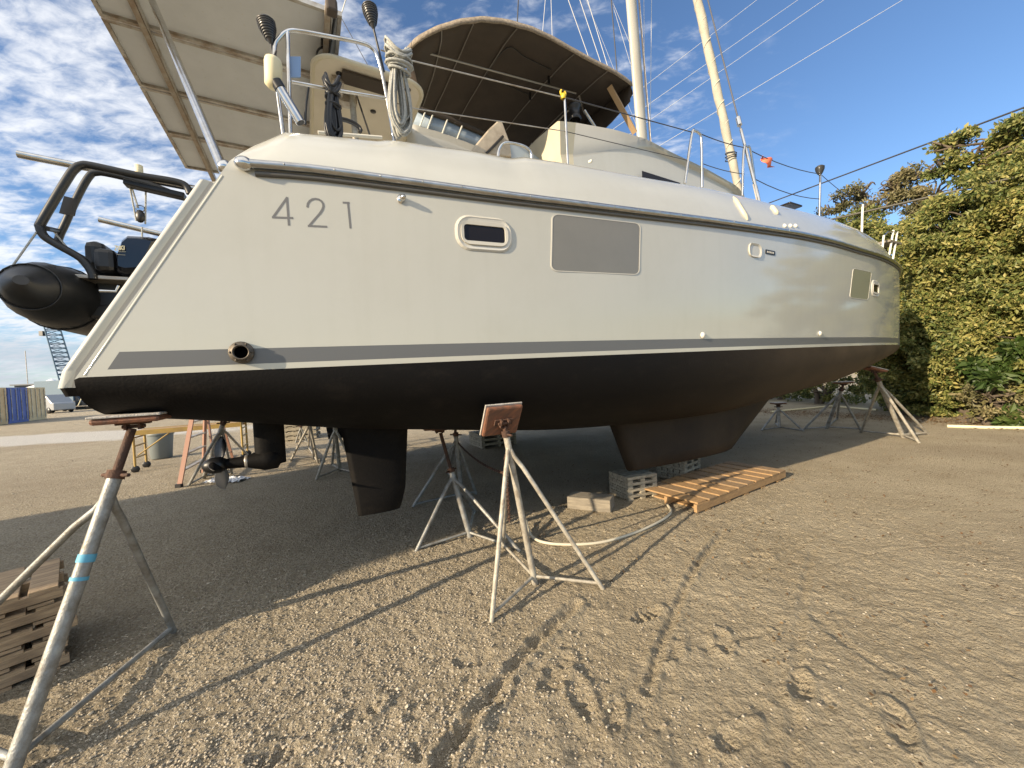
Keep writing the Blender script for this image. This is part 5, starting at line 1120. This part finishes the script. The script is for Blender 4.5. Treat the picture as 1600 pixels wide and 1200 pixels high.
def tree(name,label,base,blobs,nleaf,ls,lm,seed,group='trees forming the hedge beyond the bow',trunks=3,twig=40,lw=.5,tr=.10,loose=1.):
    """blobs: list of (centre offset xyz, radii xyz) in metres relative to base"""
    rng=np.random.default_rng(seed);rr=random.Random(seed);t=thing(name,label,'tree',base,0,group)
    tk=MB()
    for k in range(trunks):
        b=Vector((rr.uniform(-.5,.5),rr.uniform(-.4,.4),-.05));c,r=blobs[k%len(blobs)]
        tip=Vector(c)+Vector((rr.uniform(-.4,.4)*r[0],rr.uniform(-.4,.4)*r[1],.3*r[2]))
        P=[b];n=7
        for i in range(1,n+1): f=i/n;P.append(b.lerp(tip,f)+Vector((rr.uniform(-.15,.15),rr.uniform(-.15,.15),0))*(1-abs(2*f-1)*.6))
        tk.tube(smoothpath(P,3),[max(tr*(1-i/(3*n)*.85),.012) for i in range(3*n+1)],7)
    tk.build('trunk',BARK,t)
    br=MB()
    for k in range(twig):
        c,r=blobs[rr.randrange(len(blobs))];d=Vector(rng.standard_normal(3)).normalized();e=Vector(c)+Vector((d.x*r[0],d.y*r[1],d.z*r[2]))*rr.uniform(.75,1.08);s=Vector(c)+Vector((d.x*r[0],d.y*r[1],d.z*r[2]))*.15+Vector((0,0,-.3*r[2]))
        m_=s.lerp(e,.5)+Vector((rr.uniform(-.2,.2),rr.uniform(-.2,.2),rr.uniform(-.1,.2)));br.tube(smoothpath([s,m_,e],3),[.03,.028,.025,.02,.017,.012,.008],5)
    br.build('branches',BARK,t)
    vol=np.array([np.prod(r)**(2/3) for _,r in blobs]);cnt=(nleaf*vol/vol.sum()).astype(int);C=[]
    for (c,r),n in zip(blobs,cnt):
        K=max(int(n/220),4);per=int(n/K);d=rng.standard_normal((K,3));d/=np.linalg.norm(d,axis=1)[:,None];q=rng.uniform(.55,1.05,K)
        cs=np.array(c)+d*np.array(r)*q[:,None];sr=rng.uniform(.13,.32,K)*(min(r)/1.0)**.35*loose
        e=rng.standard_normal((K,per,3));e/=np.linalg.norm(e,axis=2)[...,None];C.append((cs[:,None,:]+e*(sr[:,None,None])*np.array([1.15,1.15,.75])*(.35+.75*rng.random((K,per,1)))).reshape(-1,3))
    if 0: pass
    for (c,r),n in ():
        nc=max(int(n/26),3);d=rng.standard_normal((nc,3));d/=np.linalg.norm(d,axis=1)[:,None];q=rng.random(nc)**.28
        ang=np.arctan2(d[:,1],d[:,0]);lump=1+.16*np.sin(ang*3+seed)+.14*np.sin(d[:,2]*6+ang*5+seed*2)+.08*np.sin(ang*11)
        cc_=np.array(c)+d*np.array(r)*(q*lump)[:,None]
        k=rng.standard_normal((nc,26,3))*np.array([.17,.17,.13])*(ls/.1)**.5;C.append((cc_[:,None,:]+k).reshape(-1,3))
    C=np.concatenate(C);C=C[C[:,2]>.05];n=len(C)
    d=rng.standard_normal((n,3))+np.array([0,0,.1]);d/=np.linalg.norm(d,axis=1)[:,None];e=rng.standard_normal((n,3))+np.array([-.4,-.5,.9]);u=np.cross(d,e);u/=np.linalg.norm(u,axis=1)[:,None];s=ls*rng.uniform(.45,1.6,n)[:,None];nn=np.cross(u,d)
    v=np.stack([C,C+d*s*.5+u*s*lw*.5+nn*s*.12,C+d*s,C+d*s*.5-u*s*lw*.5+nn*s*.12],1).reshape(-1,3).astype(np.float32)
    f=np.arange(n*4).reshape(-1,4);me=bpy.data.meshes.new('crown');fast_mesh(me,v,f,False);me.materials.append(lm);o=bpy.data.objects.new('crown',me);COL.objects.link(o);o.parent=t
    return t
def xw(px,py,x=16.2): return Vector(toW(xp(px,py,x)))
XH=15.7
def hedge(label,xpx,toppx,botx,width,seed,x=XH,n=26000,lm=LF,name='hedge_tree',ls=.09,depth=1.5,**k):
    b=toW((x,xp(xpx,600,x)[1],0));top=xp(xpx,toppx,x)[2];rr=random.Random(seed);B=[]
    h=top
    u=Vector(U);v=Vector(V)
    nb=7
    for i in range(nb):
        z=h*(.14+.74*i/(nb-1));o=v*rr.uniform(-.5,.5)*width+u*rr.uniform(-.55,.7);k_=rr.uniform(.42,.82);B.append(((o.x,o.y,z),(width*k_,width*k_,(h*.17+.2)*rr.uniform(.75,1.15))))
    return tree(name,label,b,B,n,ls,lm,seed,**k)
hedge('broad olive green hedge tree right behind the bow, half in boat shadow',1440,385,0,1.5,1,n=100000)
hedge('tall sunlit hedge tree at the right edge of the photo',1605,250,0,1.8,2,n=120000,x=15.6)
hedge('sunlit hedge tree between the bow and the tallest tree',1515,315,0,1.4,3,n=100000)
hedge('dark hedge tree hidden partly behind the bow',1385,345,0,1.5,4,x=17,n=100000)
hedge('shaded hedge tree seen under the forward hull',1300,400,0,1.9,5,x=18,n=30000)
hedge('shaded hedge tree seen under the hull near the keel',1200,520,0,1.9,6,x=19,n=26000)
hedge('olive tree outside the right edge reaching into the frame',1690,240,0,2.2,12,x=15.2,n=50000)
hedge('small bright green bush at the lower right edge',1590,560,0,.55,7,x=14.9,n=7000,lm=LFG,name='green_bush',trunks=2,twig=6,ls=.16)
hedge('sparse pale bush with bare stems at the foot of the hedge',1545,590,0,.6,8,x=14.7,n=1600,lm=LFP,name='scrub_bush',twig=46,trunks=5,ls=.09)
hedge('broad olive tree further along the hedge, outside the right edge',1900,215,0,2.4,14,x=14.6,n=45000)
# taller sparse trees above the hedge
def sparse(label,pts,x,seed,n,lm,r=.6,name='tall_tree',ls=.11):
    b=toW((x,xp(pts[0][0],600,x)[1],0));B=[]
    for (px,py) in pts: q=toW(xp(px,py,x));o=Vector(q)-Vector(b);B.append(((o.x,o.y,q[2]),(r,r,r*.6)))
    tree(name,label,b,B,n,ls,lm,seed,trunks=1,twig=len(pts)*12,tr=.045,loose=1.55)
sparse('tall loose crowned tree with leafy sprays against the blue sky',[(1490,225),(1520,245),(1555,215),(1475,260),(1530,275),(1580,240),(1560,250),(1600,200),(1610,240)],16.5,21,9500,LF,.42)
sparse('pale brown thin leaved tree just right of the bow post',[(1320,315),(1345,300),(1300,330),(1370,320),(1350,345)],19,22,3800,LFP,.55,ls=.09)
sparse('pale feathery tree behind the hedge, left of the tall loose tree',[(1400,290),(1430,275),(1460,300),(1385,320),(1420,320),(1445,325)],18,23,5200,LFP,.5,ls=.09)
def litter():
    n=14000;r=RNG;y=r.uniform(-6,6,n);x=15.0+r.normal(0,.45,n)-.4;k=n//4;x[:k]=r.uniform(3,15,k);y[:k]=r.uniform(-3,2,k)
    P=O[None]+U[None]*x[:,None]+V[None]*y[:,None];P[:,2]=.012+ground_z(P[:,0],P[:,1])*0+.01*r.random(n);s_=r.uniform(.02,.05,n)[:,None];s_[:k]*=.6;a=r.uniform(0,6.28,n);d=np.stack([np.cos(a),np.sin(a),r.uniform(-.3,.6,n)],1);e=np.stack([-np.sin(a),np.cos(a),r.uniform(-.3,.3,n)],1)
    v=np.stack([P,P+d*s_*.5+e*s_*.35,P+d*s_,P+d*s_*.5-e*s_*.35],1).reshape(-1,3).astype(np.float32);me=bpy.data.meshes.new('leaf_litter');fast_mesh(me,v,np.arange(n*4).reshape(-1,4),False)
    me.materials.append(leaf_mat('fallen leaves',(.10,.06,.03),(.2,.12,.06),(.34,.24,.14)));o=bpy.data.objects.new('leaf_litter',me);COL.objects.link(o);tag(o,'fallen brown leaves strewn along the foot of the hedge','leaf litter',kind='stuff')
litter()
# ------------------------------------------------------------------ unseen neighbouring boat, out of frame, added and sized to shade the yard
def added_neighbour():
    c=toW((-14.6,.2,0));t=thing('added_shade_yacht','white yacht hull on stands aft of the catamaran, outside the frame and sized for its shade','sailboat',c,AZ+rad(2));rows=[]
    L=9.;
    for k in range(17):
        f=k/16;w_=2.5*(math.sin(min(f*1.9+.35,1.571)) if f<.7 else (1-(max(f-.7,0)/.3)**1.7));h=6.0+.3*f;bot=1.55+1.2*max(f-.75,0)**2*8
        rows.append([(-L/2+L*f,s*w_*q,bot+(h-bot)*zq) for s,q,zq in [(-1,.85,1),(-1,1,.98),(-1,.97,.55),(-1,.7,.2),(-1,.0,0),(1,.7,.2),(1,.97,.55),(1,1,.98),(1,.85,1),(-1,.85,1)]])
    mb=MB();mb.grid(rows,smooth=True);mb.add(rows[0][:-1],[tuple(range(9))]);mb.build('hull',GEL,t)  # hull of the added unseen yacht
    MB().box((-.3,0,6.5),(5,3.6,1.2)).build('cabin',GEL,t,bevel=.2);MB().box((0,0,1.1),(2.2,.25,1.5)).build('keel',ANTI,t,bevel=.05);MB().tube([(0.6,0,4),(.6,0,17)],.09,8).build('mast',ALU,t);MB().tube([(.5,0,7.2),(-3.6,0,7.0)],.12,8).build('added_yacht_boom',ALU,t)  # cabin, keel and rig of the added unseen yacht
    for x in (-3,0,3):
        for y in (-1,1): MB().tube([(x,y*1.9,0),(x,y*1.1,1.95)],.04,6).build('stand',GALV,t)
added_neighbour()
